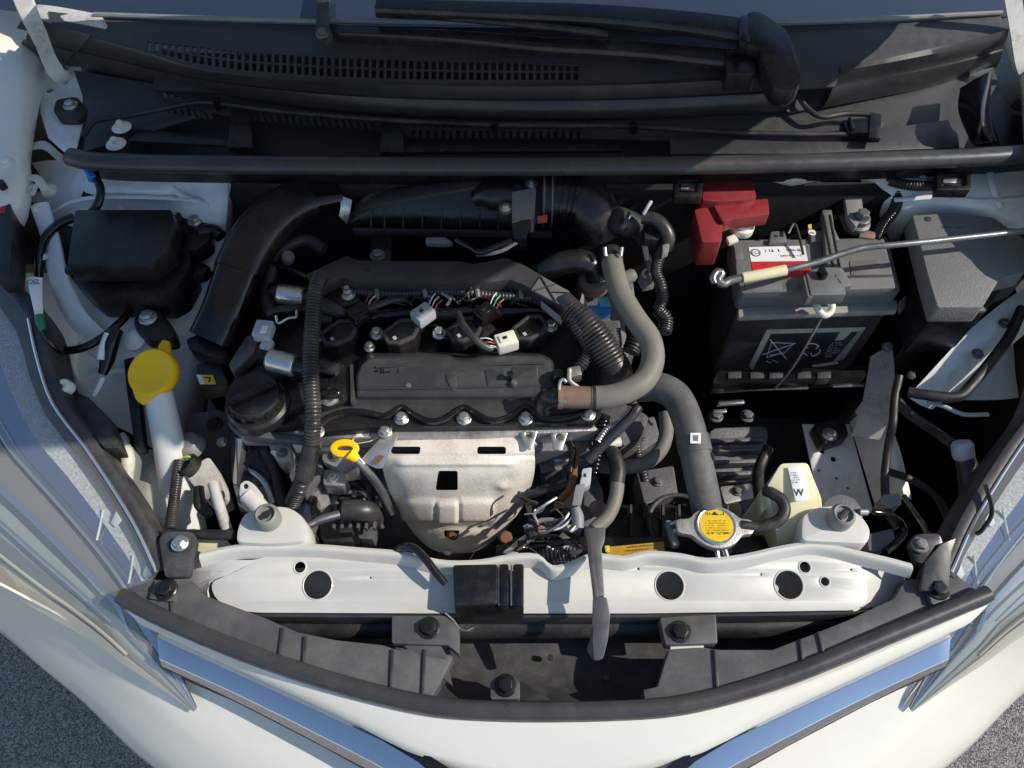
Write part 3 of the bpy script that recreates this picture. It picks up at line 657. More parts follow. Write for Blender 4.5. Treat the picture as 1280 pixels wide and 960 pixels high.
b = MB(); b.slab(L([(1088, 140, 1.012), (1102, 142, 1.012), (1102, 172, 1.008), (1086, 172, 1.008)]), .01, .002); b.make('end_stop', 'black_plastic', hn)
for x, y, lb in ((272, 130, 'over the slanted vent slots'), (618, 157, 'over the long row of gutter slots'), (792, 160, 'past the end of the gutter slots')):
    b = MB(); b.box(V(x, y, .999), (.011, .012, .016), .2, .002); b.make('hose_clip', 'black_gloss', label='tiny black clip on the washer hose '+lb, cat='clip', group='washer hose clips')

# ================================================================== WIPERS
def wiper_arm(name, label, pts, wd, m='black_gloss'):
    t = thing(name, label, 'wiper', V(*pts[0])-Vector((0, 0, .02)))
    C = cr(L(pts), 5); up_ = Vector((0, -.25, 1)).normalized(); rings = []
    for i, c in enumerate(C):
        tg = (C[min(i+1, len(C)-1)]-C[max(0, i-1)]).normalized(); sd_ = tg.cross(up_).normalized(); f = i/(len(C)-1); w = wd[0]*(1-f)+wd[1]*f
        rings.append([c-sd_*w*.5-up_*.010, c-sd_*w*.5, c-sd_*w*.36+up_*.006, c+sd_*w*.36+up_*.006, c+sd_*w*.5, c+sd_*w*.5-up_*.010])
    b = MB(); b.loft(rings, bev=.0012); b.make('arm', m, t); return t
w1 = wiper_arm('windscreen_wiper', 'black wiper arm with a large rounded spindle cover over the cowl', [(938, 38, 1.108), (860, 27, 1.112), (740, 17, 1.115), (600, 12, 1.118), (470, 8, 1.12)], (.042, .024), 'wiper_black')
hd = [(926, 22), (938, 12), (952, 13), (985, 36), (994, 60), (1004, 92), (1000, 108), (984, 114), (968, 110), (955, 85), (948, 58), (930, 53)]
b = MB(); b.slab(fillet(L([(x, y, 1.112-.0003*(y-20)) for x, y in hd]), .012, 5), .030, .006); b.make('spindle_cover', 'wiper_black', w1)
b = MB(); b.slab(fillet(L([(925, 20, 1.119), (935, 18, 1.119), (934, 54, 1.116), (923, 52, 1.116)]), .003), .018, .003); b.make('hinge_knuckle', 'black_gloss', w1)
b = MB(); b.tube(L([(470, 16, 1.108), (560, 22, 1.108), (700, 35, 1.104), (760, 43, 1.100)]), .005, 8, 4, flat=(1.2, 1.)); b.make('blade', 'rubber', w1)
for x in (470, 500, 535):
    b = MB(); b.tube(L([(x, 8, 1.115), (x+3, 19, 1.108)]), .003, 6, 2); b.make('yoke', 'black_gloss', w1)
w2 = wiper_arm('windscreen_wiper', 'lower black wiper arm lying flat over the cowl vents', [(940, 76, 1.074), (905, 72, 1.078), (800, 62, 1.080), (680, 56, 1.082), (560, 46, 1.084), (415, 40, 1.086)], (.036, .018), 'wiper_black')
b = MB(); b.slab(fillet(L([(904, 60, 1.086), (935, 58, 1.086), (948, 66, 1.086), (946, 92, 1.080), (908, 92, 1.082)]), .006), .03, .004); b.make('spindle_cover', 'black_plastic', w2)
b = MB(); b.lathe(V(962, 96, 1.03), (0, -.1, 1), [(.026, 0), (.026, .03), (.022, .04), (.010, .045)], 22); b.make('spindle', 'black_plastic', w2)
b = MB(); b.slab(fillet(L([(398, -20, 1.125), (412, -20, 1.125), (410, 30, 1.105), (416, 44, 1.095), (408, 52, 1.093), (396, 48, 1.093), (394, 36, 1.1)]), .004), .012, .002); bp_ = b.make('blade_pivot', 'grey_plastic', w2)
bolt(V(403, 42, 1.097), .008, bp_, m='alu_dark')

# ================================================================== RADIATOR SUPPORT (white cross beam)
rs = thing('radiator_support', 'white painted steel cross beam with round holes along the front of the engine bay', 'cross beam', V(690, 765, .70))
q0 = V(690, 700, .792); q1 = V(690, 764, .778); sn = Vector((0, -(q0.z-q1.z), q0.y-q1.y)).normalized()
if sn.z < 0: sn = -sn
def spl(pts): return [onplane(x, y, q0, sn) for x, y in pts]
outer = [(262, 728), (300, 712), (318, 700), (340, 693), (420, 692), (470, 696), (540, 704), (562, 710), (600, 712), (680, 705), (700, 712), (735, 706), (760, 700), (800, 697), (850, 702), (905, 702), (960, 692), (1000, 685), (1030, 688), (1070, 694), (1082, 720), (1086, 752), (1070, 763), (800, 767), (560, 767), (320, 766), (290, 762), (268, 748)]
hl = [((397, 731), .0185), ((375, 709), .0075), ((837, 732), .0185), ((986, 731), .0185), ((1006, 709), .0075), ((1031, 727), .006), ((951, 718), .0016), ((798, 711), .0016), ((463, 722), .0012), ((1064, 712), .0012)]
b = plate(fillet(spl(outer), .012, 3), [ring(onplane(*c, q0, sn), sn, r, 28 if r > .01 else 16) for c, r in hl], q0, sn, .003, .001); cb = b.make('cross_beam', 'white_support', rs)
b = MB(); b.slab([p-sn*.045 for p in spl([(300, 705), (1060, 700), (1060, 764), (300, 766)])], .002, .0005); b.make('lower_channel', 'white_grimy', rs)
for c, r in hl[:6]:
    b = MB(); P = ring(onplane(*c, q0, sn), sn, r+.0006, 28 if r > .01 else 16); b.tube(P+[P[0], P[1]], .0011, 6, 1); b.make('hole_rim', 'white_support', rs)
# rear raised lip, wavy
lipx = [(250, 692), (270, 687), (300, 682), (340, 681), (400, 682), (450, 686), (500, 690), (530, 697), (560, 702), (600, 701), (640, 694), (672, 694), (690, 708), (712, 704), (740, 693), (780, 696), (810, 690), (850, 693), (885, 699), (930, 694), (975, 684), (1010, 679), (1040, 682), (1075, 690), (1110, 698), (1140, 706)]
lp = L([(x, y, .806) for x, y in lipx])
b = MB(); b.sheet([[p+Vector((0, -.013, -.016)) for p in lp], [p+Vector((0, -.007, -.002)) for p in lp], [p+Vector((0, -.003, .001)) for p in lp], lp, [p+Vector((0, .003, -.004)) for p in lp], [p+Vector((0, .004, -.03)) for p in lp]], .0012, 3); b.make('rear_lip', 'white_support', rs)
# front face below the beam
f0 = spl([(262, 760), (320, 767), (560, 768), (800, 768), (1070, 764), (1086, 758)])
b = MB(); b.sheet([f0, [p+Vector((0, -.003, -.006)) for p in f0], [p+Vector((0, 0, -.04)) for p in f0], [p+Vector((0, .03, -.05)) for p in f0]], .002, 2); b.make('front_face', 'grey_plastic', rs)
# sloping end shoulders
b = MB(); b.sheet([L([(300, 714, .786), (318, 704, .787), (336, 698, .788)]), L([(262, 726, .782), (285, 715, .788), (315, 700, .793)]), L([(235, 735, .755), (245, 715, .775), (262, 700, .79)]), L([(205, 735, .735), (215, 712, .765), (225, 700, .78)])], .002, 3); b.make('shoulder', 'white_support', rs)
b = MB(); b.sheet([L([(262, 765, .772), (262, 728, .781), (300, 712, .789)]), L([(240, 755, .745), (245, 735, .765), (262, 715, .786)]), L([(215, 745, .72), (215, 730, .745), (225, 708, .77)])], .002, 3); b.make('shoulder', 'white_grimy', rs)
b = MB(); b.sheet([L([(1068, 692, .789), (1078, 725, .784), (1066, 765, .776)]), L([(1100, 697, .786), (1100, 725, .772), (1085, 760, .765)]), L([(1140, 706, .780), (1125, 735, .758), (1105, 765, .75)])], .002, 3); b.make('shoulder', 'white_support', rs)
# bonnet stop towers with rubber buffers
def stop(cx, cy, shape, label):
    zt = .815; top = fillet(L([(x, y, zt) for x, y in shape]), .02, 6); bot = [Vector((p.x*1.0, p.y, zt-.045)) for p in top]
    c = Vector((sum(p.x for p in top)/len(top), sum(p.y for p in top)/len(top), 0)); bot = [Vector((c.x+(p.x-c.x)*1.05, c.y+(p.y-c.y)*1.05, p.z)) for p in bot]
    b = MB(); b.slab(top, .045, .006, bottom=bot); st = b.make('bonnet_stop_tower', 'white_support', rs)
    p = V(cx, cy, zt+.001); b = MB()
    b.lathe(p, (0, 0, 1), [(.0165, 0), (.0165, .016), (.0150, .020), (.0125, .022), (.0115, .0215), (.0110, .017), (.0072, .0165), (.0060, .017)], 28); bf = b.make('rubber_buffer', 'mid_grey_plastic', rs)
    b = MB(); q = p+Vector((0, 0, .0185)); b.box(q, (.017, .006, .003), .7, .0008); b.make('slot', 'ink', bf)
    b = MB(); b.lathe(p+Vector((0, 0, .014)), (0, 0, 1), [(.0052, 0), (.0052, .0045)], 14); b.make('slot_centre', 'ink', bf)
    b = MB(); b.slab(fillet(L([(cx-16, cy+33, .797), (cx+22, cy+30, .797), (cx+24, cy+38, .790), (cx-14, cy+41, .790)]), .003), .006, .001); b.make('notch', 'ink', st)
stop(337, 650, [(296, 660), (304, 641), (330, 632), (362, 632), (382, 648), (386, 676), (340, 681), (294, 678)], 'l')
stop(1048, 650, [(1002, 660), (1003, 645), (1018, 634), (1050, 630), (1076, 642), (1090, 662), (1085, 680), (1040, 678), (1002, 676)], 'r')
# ================================================================== FRONT PLASTIC COVER, SEAL, LATCH
fc = thing('grille_cover', 'black plastic tray panel with brackets between the seal and the white cross beam', 'plastic panel', V(690, 870, .62))
# floor of the tray
b = MB(); b.sheet([L([(240, 758, .70), (400, 790, .69), (560, 792, .68), (690, 792, .68), (840, 792, .68), (1000, 790, .69), (1150, 752, .70)]), L([(220, 775, .715), (380, 825, .705), (540, 850, .695), (690, 856, .69), (840, 850, .695), (1000, 825, .705), (1170, 770, .715)]), L([(190, 778, .745), (380, 850, .735), (540, 880, .73), (690, 886, .728), (850, 878, .73), (1010, 845, .735), (1200, 770, .745)])], .003, 4); b.make('tray_floor', 'dusty_plastic', fc)
# side arms, top faces
armL = [(160, 736), (182, 724), (240, 726), (256, 744), (330, 772), (372, 790), (420, 800), (478, 806), (496, 812), (560, 808), (566, 822), (548, 858), (540, 872), (480, 866), (400, 842), (300, 804), (200, 762)]
armR = [(836, 812), (856, 806), (900, 812), (966, 812), (1010, 795), (1060, 775), (1118, 748), (1132, 724), (1160, 722), (1200, 722), (1222, 738), (1180, 762), (1080, 805), (980, 846), (860, 872), (806, 874), (804, 862), (822, 858)]
def armz(x): return .775+.014*abs((x-690)/500)
for pts in (armL, armR):
    top = L([(x, y, armz(x)) for x, y in pts]); b = MB(); b.slab(top, .028, .002); b.make('side_arm', 'arm_plastic', fc)
# seams standing proud on the arms
for x0, y0, x1, y1 in ((354, 785, 350, 820), (382, 796, 380, 830), (491, 812, 489, 866), (531, 812, 529, 872), (893, 812, 897, 866), (1000, 800, 1004, 836), (1022, 790, 1030, 822), (214, 728, 216, 768)):
    a, c = V(x0, y0, armz(x0)+.0005), V(x1, y1, armz(x1)+.0005); d = Vector((.0018, 0, 0))
    b = MB(); b.slab([a-d, a+d, c+d, c-d], .003, .0006, d=(0, 0, 1)); b.make('rib', 'grey_plastic', fc)
# raised bracket plates with bolts
def bracket(pts, z, bp, h=.022, m='arm_plastic'):
    b = MB(); b.slab(fillet(L([(x, y, z) for x, y in pts]), .003), h, .002); k = b.make('bracket', m, fc); bolt(V(bp[0], bp[1], z), .0115, k, m='black_plastic', h=.009); return k
bracket([(490, 770), (556, 770), (574, 784), (574, 818), (560, 806), (490, 804)], .792, (536, 785))
bracket([(825, 772), (895, 768), (897, 804), (832, 806)], .792, (850, 790))
bracket([(613, 852), (622, 845), (642, 845), (650, 854), (650, 874), (613, 874)], .752, (632, 857), .02)
bracket([(195, 725), (222, 725), (218, 752), (186, 748)], .796, (208, 737), .012)
bracket([(1155, 715), (1178, 720), (1188, 748), (1165, 756)], .796, (1172, 737), .012)
for cx, cy in ((513, 827), (873, 828)):
    p = V(cx, cy, .7765); b = MB(); b.lathe(p, (0, 0, 1), [(.0085, -.001), (.0085, .001), (.006, .0012), (.0055, -.002)], 18); b.make('eyelet', 'chrome_dull', fc)
b = MB(); b.slab(L([(506, 806, .783), (553, 805, .783), (566, 858, .772), (500, 806, .774)]), .004, .001); b.make('web', 'arm_plastic', fc)
b = MB(); b.slab(L([(838, 804, .785), (880, 804, .785), (880, 810, .779), (838, 812, .779)]), .004, .001); b.make('web', 'ivory_plastic', fc)
b = MB(); b.slab(L([(650, 852, .75), (656, 852, .75), (690, 876, .735), (650, 876, .735)]), .01, .001); b.make('web', 'grey_plastic', fc)
for x, y in ((688, 822), (757, 848)):
    b = MB(); b.lathe(V(x, y, .698), (0, 0, 1), [(.004, -.002), (.004, .004)], 12); b.make('stud', 'ink' if x < 700 else 'grey_plastic', fc)
# corner arms running up beside the headlights
b = MB(); b.slab(L([(1150, 738, .80), (1186, 740, .80), (1190, 690, .815), (1196, 672, .82), (1176, 680, .82), (1156, 702, .81)]), .008, .002); b.make('corner_arm', 'grey_plastic', fc)
b = MB(); b.slab(fillet(L([(1136, 680, .815), (1144, 667, .818), (1175, 666, .818), (1180, 682, .815), (1160, 704, .808), (1146, 704, .808)]), .006), .012, .002); ca = b.make('corner_arm', 'black_plastic', fc); bolt(V(1150, 681, .8165), .009, ca, m='alu_dark')
b = MB(); b.slab(fillet(L([(198, 672, .815), (208, 664, .817), (240, 664, .817), (246, 674, .815), (236, 720, .80), (206, 722, .80)]), .005), .012, .002); ca = b.make('corner_arm', 'dusty_plastic', fc); bolt(V(225, 679, .8155), .009, ca)
# dark tube and beam behind the tray
b = MB(); b.tube(L([(330, 782, .735), (440, 783, .735), (560, 783, .735), (840, 782, .735), (960, 782, .735), (1060, 774, .735)]), .016, 12, 5); b.make('bumper_reinforcement', 'rubber', label='dark round bumper reinforcement tube under the white cross beam', cat='tube')
# front rubber seal
P = L([(150, 744, .800), (200, 770, .796), (300, 812, .790), (400, 846, .786), (480, 868, .783), (550, 882, .781), (620, 887, .780), (690, 888, .780), (780, 886, .780), (850, 880, .781), (920, 864, .783), (1000, 838, .786), (1100, 797, .791), (1180, 764, .796), (1236, 741, .800)])
sl = thing('bonnet_seal', 'thick black rubber weatherstrip curving along the front edge of the bay', 'seal', V(690, 890, .76))
b = MB(); b.tube(P, .0092, 14, 6, flat=(1.1, .9)); b.make('tube', 'seal_rubber', sl)
b = MB(); b.sheet([[p+Vector((0, -.004, .0035)) for p in P], [p+Vector((0, -.010, .000)) for p in P], [p+Vector((0, -.012, -.010)) for p in P]], .003, 4); b.make('lip', 'seal_rubber', sl)
# bonnet latch cover on the cross beam
lt = thing('bonnet_latch', 'black bonnet latch box with ribbed cover on the middle of the white cross beam', 'latch', V(610, 768, .76))
top = fillet(L([(566, 706, .818), (622, 705, .818), (622, 755, .812), (568, 757, .812)]), .004); b = MB(); b.slab(top, .035, .003); b.make('cover', 'black_plastic', lt)
for x0, x1 in ((624, 636), (641, 655)):
    b = MB(); b.slab(L([(x0, 704, .820), (x1, 704, .820), (x1, 758, .813), (x0, 758, .813)]), .036, .004); b.make('rib', 'black_gloss', lt)
for x in (622.5, 638):
    b = MB(); b.slab(L([(x, 705, .8125), (x+2.4, 705, .8125), (x+2.4, 757, .806), (x, 757, .806)]), .03, .0005); b.make('strip', 'steel_bright', lt)
b = MB(); b.slab(L([(568, 758, .806), (655, 757, .806), (654, 774, .775), (572, 776, .775)]), .01, .002); b.make('front_plate', 'black_plastic', lt)
hose('latch_cable', [(492, 690, .79), (504, 684, .812), (517, 685, .820), (532, 699, .819), (545, 716, .812), (557, 730, .806)], [.0055]*5+[.0045], 'black_gloss', 'thick black latch cable bending over the cross beam into the latch box', 'cable')
hose('latch_spring_wire', [(556, 766, .783), (566, 775, .776), (575, 786, .772), (584, 788, .772), (592, 784, .772)], .0016, 'alu_dark', 'thin bent wire below the latch box', 'wire')
# release lever
lv = thing('release_lever', 'long grey steel bonnet release lever crossing the white cross beam', 'lever', V(750, 825, .77))
b = MB(); b.slab(fillet(L([(731, 660, .835), (757, 659, .835), (756, 676, .834), (752, 684, .833), (756, 745, .826), (742, 747, .826), (738, 690, .833)]), .003), .010, .0025); b.make('shank', 'lever_steel', lv)
b = MB(); b.slab(L([(731, 660, .837), (738, 660, .837), (748, 747, .829), (742, 748, .829)]), .004, .001); b.make('flange', 'lamp_black', lv)
b = MB(); b.slab(fillet(L([(741, 746, .828), (759, 746, .828), (763, 768, .822), (760, 800, .812), (754, 824, .804), (742, 826, .804), (740, 790, .814)]), .004), .004, .0015); b.make('blade', 'lever_steel', lv)
b = MB(); b.slab(L([(740, 790, .8135), (744, 766, .822), (741, 825, .803), (733, 812, .80)]), .003, .0008); b.make('blade_flange', 'lamp_black', lv)
# ================================================================== ENGINE
def pslab(name, pts, z, h, m, parent=None, bev=.002, r=0., **k):
    top = L([(p[0], p[1], p[2] if len(p) > 2 else z) for p in pts])
    if r: top = fillet(top, r)
    b = MB(); b.slab(top, h, bev); return b.make(name, m, parent, **k)
eng = thing('engine', 'four-cylinder engine with black valve cover and grey metal block', 'engine', V(520, 560, .40))
# block and head under the cover
b = MB(); b.slab([Vector((-.40, .16, .80)), Vector((.06, .16, .80)), Vector((.06, -.075, .80)), Vector((-.40, -.075, .80))], .45, .006); b.make('cylinder_block', 'alu_dark', eng)
for k in range(4):
    b = MB(); b.box((-.33+.1*k, -.085, .62), (.05, .03, .20), None, .006); b.make('block_rib', 'alu_dark', eng)
# gearbox side under the battery
b = MB(); b.slab(fillet(L([(885, 535, .60), (962, 532, .60), (956, 572, .59), (940, 605, .58), (885, 600, .58)]), .02), .16, .008); gb = b.make('gearbox_casing', 'alu_dark', eng)
for y in (548, 560, 575, 590):
    pslab('casing_rib', [(886, y), (958-(y-545)*.4, y-2), (957-(y-545)*.4, y+3), (886, y+5)], .606, .02, 'alu_dark', gb)
for x, y in ((895, 520), (934, 520)): bolt(V(x, y, .62), .010, gb, m='alu_dark')
pslab('selector_lever', [(897, 500), (930, 498), (930, 503), (897, 505)], .66, .01, 'zinc', gb)
# gearbox lower area, dark
b = MB(); b.slab(L([(790, 520, .50), (1010, 520, .50), (990, 660, .48), (800, 660, .48)]), .1, .01); b.make('gearbox_casing', 'iron_dark', eng)

# ---- valve cover
vc = MB()
vc.slab(fillet(L([(286, 500), (292, 470), (332, 440), (345, 372), (385, 338), (672, 340), (735, 385), (748, 450), (748, 500), (742, 522), (560, 526), (400, 530), (300, 534), (288, 524)], .848), .012), .05, .004)
cover = vc.make('valve_cover', 'black_plastic', eng)
# front flange: an upper plate with a scalloped edge round the bolts, over a lower lip
wav = [(398, 532), (410, 522), (430, 515), (455, 515), (478, 520), (490, 516), (502, 509), (514, 516), (528, 524), (541, 527), (556, 523), (568, 515), (580, 509), (592, 515), (606, 523), (619, 526), (634, 522), (646, 515), (657, 509), (668, 515), (682, 521), (700, 522), (720, 518), (735, 512), (748, 504)]
W2 = cr([V(x, y, .8570) for x, y in wav], 3)
b = MB(); b.slab(W2+L([(748, 494), (600, 493), (440, 494), (396, 505)], .8570), .012, .002); b.make('front_flange', 'grey_plastic', cover)
b = MB(); b.tube([p+Vector((0, .0015, .0)) for p in W2], .0032, 8, 1); b.make('flange_bead', 'black_gloss', cover)
b = MB(); b.slab(fillet(L([(396, 520), (560, 512), (750, 500), (752, 520), (742, 529), (600, 532), (480, 533), (396, 540)], .8470), .004), .016, .003); b.make('lower_lip', 'black_plastic', cover)
# machined cam housing lip under the flange
pslab('cam_housing', [(296, 534), (400, 534), (600, 528), (748, 520), (750, 538), (600, 546), (480, 548), (300, 545)], .830, .03, 'alu_cast', eng, .003)
pslab('cam_housing', [(286, 520), (300, 534), (400, 546), (398, 555), (300, 544), (284, 530)], .832, .02, 'alu_dark', eng, .003)
for x, y in ((502, 523), (580, 523), (657, 523), (396, 540), (735, 518)): bolt(V(x, y, .8478), .0085, cover, h=.008)
# raised front panel
tp = L([(462, 448, .886), (560, 445, .887), (574, 452, .887), (590, 450, .887), (600, 446, .887), (676, 445, .886), (688, 452, .884), (692, 486, .870), (690, 494, .866), (446, 494, .866), (446, 470, .876), (452, 456, .883)])
bt = L([(458, 440, .85), (560, 440, .85), (574, 440, .85), (590, 440, .85), (600, 440, .85), (678, 440, .85), (694, 448, .85), (698, 488, .85), (694, 506, .846), (442, 506, .846), (440, 470, .85), (446, 452, .85)])
b = MB(); b.slab(tp, .03, .004, bottom=bt); fp = b.make('breather_panel', 'grey_plastic', cover, label='weathered raised panel with moulded lettering')
pa, pb, pcx = V(462, 448, .8867), V(676, 445, .8867), V(446, 494, .8667)
pn = (pb-pa).cross(pcx-pa).normalized(); pn = pn if pn.z > 0 else -pn
def onp(x, y, lift=.0006): return onplane(x, y, pa, pn)+pn*lift
scribble(onp(503, 464), pn, (1, 0, 0), .075, .008, 1, 'black_gloss', fp, 'moulded_lettering', 3, .9, .0006, 0)
for q in ([(556, 458), (568, 456), (572, 486), (566, 490), (558, 474)], [(606, 462), (630, 459), (634, 482), (610, 484)], [(640, 458), (672, 456), (672, 470), (640, 473)]):
    b = MB(); b.slab(fillet([onp(x, y, .0012) for x, y in q], .003), .003, .0008, d=-pn); b.make('moulded_boss', 'grey_plastic', fp)
b = MB(); b.tube([onp(x, y, .001) for x, y in ((470, 459), (560, 455), (578, 462), (596, 457), (680, 454))], .0018, 6, 4); b.make('moulded_rib', 'grey_plastic', fp)
b = MB(); b.tube([onp(x, y, .0005) for x, y in ((448, 486), (560, 485), (688, 482))], .0016, 6, 4); b.make('moulded_rib', 'grey_plastic', fp)
b = MB(); b.lathe(onp(638, 474, 0), (0, 0, 1), [(.0035, 0), (.0035, .014), (.0045, .015), (.003, .017)], 12); b.make('peg', 'black_gloss', fp)
b = MB(); b.lathe(onp(642, 481, 0), (0, 0, 1), [(.005, 0), (.005, .006), (.003, .009)], 12); b.make('peg', 'alu_dark', fp)
b = MB(); b.lathe(onp(510, 482, 0), pn, [(.004, 0), (.003, .001)], 12); b.make('peg', 'alu_dark', fp)
# left raised part beside the filler
pslab('cover_step', [(385, 455), (420, 450), (436, 458), (438, 500), (400, 512), (384, 512)], .866, .03, 'black_plastic', cover, .006, .008)
pslab('cover_edge', [(437, 455), (441, 455), (443, 500), (438, 502)], .872, .03, 'grey_plastic', cover, .001)
pslab('cover_step', [(296, 470), (340, 446), (385, 444), (388, 505), (340, 520), (300, 524), (288, 505)], .860, .02, 'black_plastic', cover, .006, .012)
b = MB(); b.tube(L([(400, 493, .874), (420, 492, .874), (424, 490, .874)]), [.008, .008, .006], 12, 3); b.make('cover_pipe', 'black_gloss', cover)
b = MB(); b.lathe(V(412, 497, .868), (0, -.3, 1), [(.013, 0), (.013, .004), (.008, .005), (.006, .004)], 18); b.make('cover_port', 'zinc', cover)
# rocker valley behind the coils
pslab('rear_ridge', [(395, 365), (560, 360), (690, 360), (705, 385), (560, 388), (395, 392)], .862, .02, 'black_plastic', cover, .006, .01)
b = MB(); b.tube(L([(420, 395, .862), (540, 391, .862), (690, 388, .862)]), .014, 12, 4); b.make('fuel_rail', 'black_gloss', cover)
for x, y in ((462, 434), (437, 370), (646, 382)): bolt(V(x, y, .862), .0068, cover, h=.008)
pslab('sensor_housing', [(402, 352), (420, 346), (448, 358), (452, 376), (430, 384), (408, 374)], .895, .04, 'black_plastic', cover, .006, .008)
b = MB(); b.lathe(V(436, 370, .896), (0, 0, 1), [(.010, 0), (.010, .003), (.006, .004), (.006, .012), (.0035, .013), (.0035, .02)], 14); b.make('stud', 'zinc', cover)

# ---- ignition coils
def coil(cx, cy, bolt_at, rot, label, conn, cm, ang, bm_='zinc'):
    t = thing('ignition_coil', label, 'ignition coil', V(cx, cy, .85), 'ignition coils on the valve cover')
    c = V(cx, cy, .886); m = Matrix.Rotation(rot, 3, 'Z')
    pts = [(-.026, -.010), (-.024, .012), (.010, .020), (.026, .010), (.026, -.010), (.012, -.021), (-.012, -.020)]
    top = fillet([c+m@Vector((x, y, 0)) for x, y in pts], .0022)
    cc = fillet([c+m@Vector((x*.80, y*.72, 0)) for x, y in pts], .0015)
    b = plate(top, [cc], c, (0, 0, 1), .012, .0012); b.make('rim', 'grey_plastic', t)
    b = MB(); b.slab([p+Vector((0, 0, -.004)) for p in top], .034, .002); b.make('head', 'black_plastic', t)
    b = MB(); b.slab([p+Vector((0, 0, -.0032)) for p in cc], .004, 0); b.make('potting', 'black_gloss', t)
    e = c+m@Vector((-.012, -.006, -.0028)); b = MB(); b.box(e, (.005, .006, .001), rot, .0003); b.make('mark', 'pale_grey_plastic', t)
    p = V(*bolt_at, .872); b = MB()
    d = (Vector((p.x, p.y, 0))-Vector((c.x, c.y, 0))).normalized(); s = Vector((-d.y, d.x, 0))*.010; c2 = Vector((c.x, c.y, .872))
    b.slab(fillet([c2+s, p+s, p+d*.009+s*.5, p+d*.009-s*.5, p-s, c2-s], .003), .012, .002); b.make('ear', 'black_plastic', t)
    bolt(p, .0082, t, h=.009)
    # connector plug
    cp = V(conn[0], conn[1], .892); mr = Matrix.Rotation(ang, 3, 'Z')
    b = MB(); b.box(cp, (.030, .024, .020), ang, .003); pg = b.make('plug', cm, t)
    b = MB(); b.box(cp+mr@Vector((-.002, 0, .0105)), (.016, .012, .004), ang, .001); b.make('latch', cm, pg)
    b = MB(); b.box(cp+mr@Vector((-.002, 0, .0125)), (.006, .005, .002), ang, .0004); b.make('latch_slot', 'ink', pg)
    return t, cp, mr
C1 = coil(422, 414, (398, 420), .55, 'ignition coil next to the corrugated conduit, with a dark plug', (449, 393), 'black_gloss', .75)
C2 = coil(500, 413, (471, 417), .55, 'ignition coil with a pale grey plug tipped up beside it', (529, 394), 'pale_grey_plastic', .75)
C3 = coil(580, 410, (549, 417), .55, 'ignition coil partly hidden behind the loose grey wiring sleeve', (606, 393), 'black_gloss', .75)
C4 = coil(662, 408, (688, 408), .55, 'sunlit ignition coil with a white plug on its front corner', (633, 428), 'ivory_plastic', .35)
# loose wires at the plugs
def wires(cp, mr, cols, d, k=3, ln=.019):
    for i, cm in enumerate(cols):
        a = cp+mr@Vector((d*.015, (i-1)*.006, .002)); e = a+mr@Vector((d*ln, (i-1)*.002+.004, .008))
        b = MB(); b.tube([a, a.lerp(e, .5)+Vector((0, 0, .004)), e], .0010, 6, 3)
        b.make('wire', cm, label='short %s wire at the %s coil plug, %s of its three' % (cm.split('_')[1], k, ('nearest the windscreen', 'middle', 'nearest the cross beam')[2-i]), cat='wire')
wires(C1[1], C1[2], ['wire_red', 'wire_white', 'wire_red'], 1, 'conduit-side')
wires(C2[1], C2[2], ['wire_red', 'wire_white', 'wire_white'], 1, 'pale grey')
wires(C3[1], C3[2], ['wire_red', 'wire_green', 'wire_white'], 1, 'half hidden')
wires(C4[1], C4[2], ['wire_white', 'wire_red', 'wire_white'], -1, 'white')
hose('wiring_sleeve', [(573, 393, .885), (578, 405, .902), (590, 420, .908), (604, 432, .902), (615, 436, .896)], .0055, 'grey_plastic', 'loose grey wiring sleeve draped over the third ignition coil', 'sleeve', seg=10)
hose('wiring_sleeve', [(462, 385, .90), (474, 381, .905), (488, 376, .90), (505, 374, .895)], .0045, 'grey_plastic', 'ribbed sleeve leading to the dark coil plug', 'sleeve', (.004, .12))
for i, (pts, lb) in enumerate((([(505, 370, .90), (512, 378, .90), (520, 372, .90), (540, 374, .898)], 'under the harness tray over the second coil'), ([(572, 372, .90), (585, 376, .90), (600, 372, .898), (625, 378, .895)], 'under the harness tray over the third coil'), ([(590, 356, .905), (584, 368, .903), (575, 376, .9), (574, 380, .9)], 'hanging straight down from the harness tray'))):
    hose('wire', pts, .0018, 'black_gloss', 'thin black wire ' + lb, 'wire', seg=6)

# ---- harness tray
ht = thing('harness_tray', 'long angular dark grey plastic wiring tray along the back of the valve cover', 'wiring tray', V(560, 340, .88))
tr = [(382, 343), (408, 330), (433, 319), (448, 325), (575, 326), (590, 329), (606, 327), (632, 321), (656, 331), (676, 343), (712, 364), (703, 382), (690, 373), (655, 356), (637, 349), (618, 352), (447, 352), (424, 346), (401, 356)]
b = MB(); b.slab(L(tr, .918), .032, .003); b.make('tray', 'grey_plastic', ht)
pslab('tray_end', [(676, 344), (712, 364), (704, 382), (664, 362)], .9215, .004, 'battery_plastic', ht, .001)
for a, c in (((676, 346), (695, 378)), ((694, 355), (668, 363)), ((710, 366), (690, 365))):
    b = MB(); b.tube([V(*a, .9225), V(*c, .9225)], .0012, 6, 2); b.make('strap', 'ink', ht)
b = MB(); b.lathe(V(459, 337, .9185), (0, 0, 1), [(.003, 0), (.003, .0006)], 10); b.make('hole', 'ink', ht)
pslab('mount_tab', [(463, 295), (489, 295), (489, 327), (463, 327)], .908, .01, 'black_plastic', ht, .002); bolt(V(472, 319, .909), .009, ht, m='alu_dark')
b = MB(); b.slab(L([(676, 375, .905), (704, 398, .905), (702, 404, .90), (676, 382, .90)]), .006, .001); b.make('tray_tab', 'mid_grey_plastic', ht)
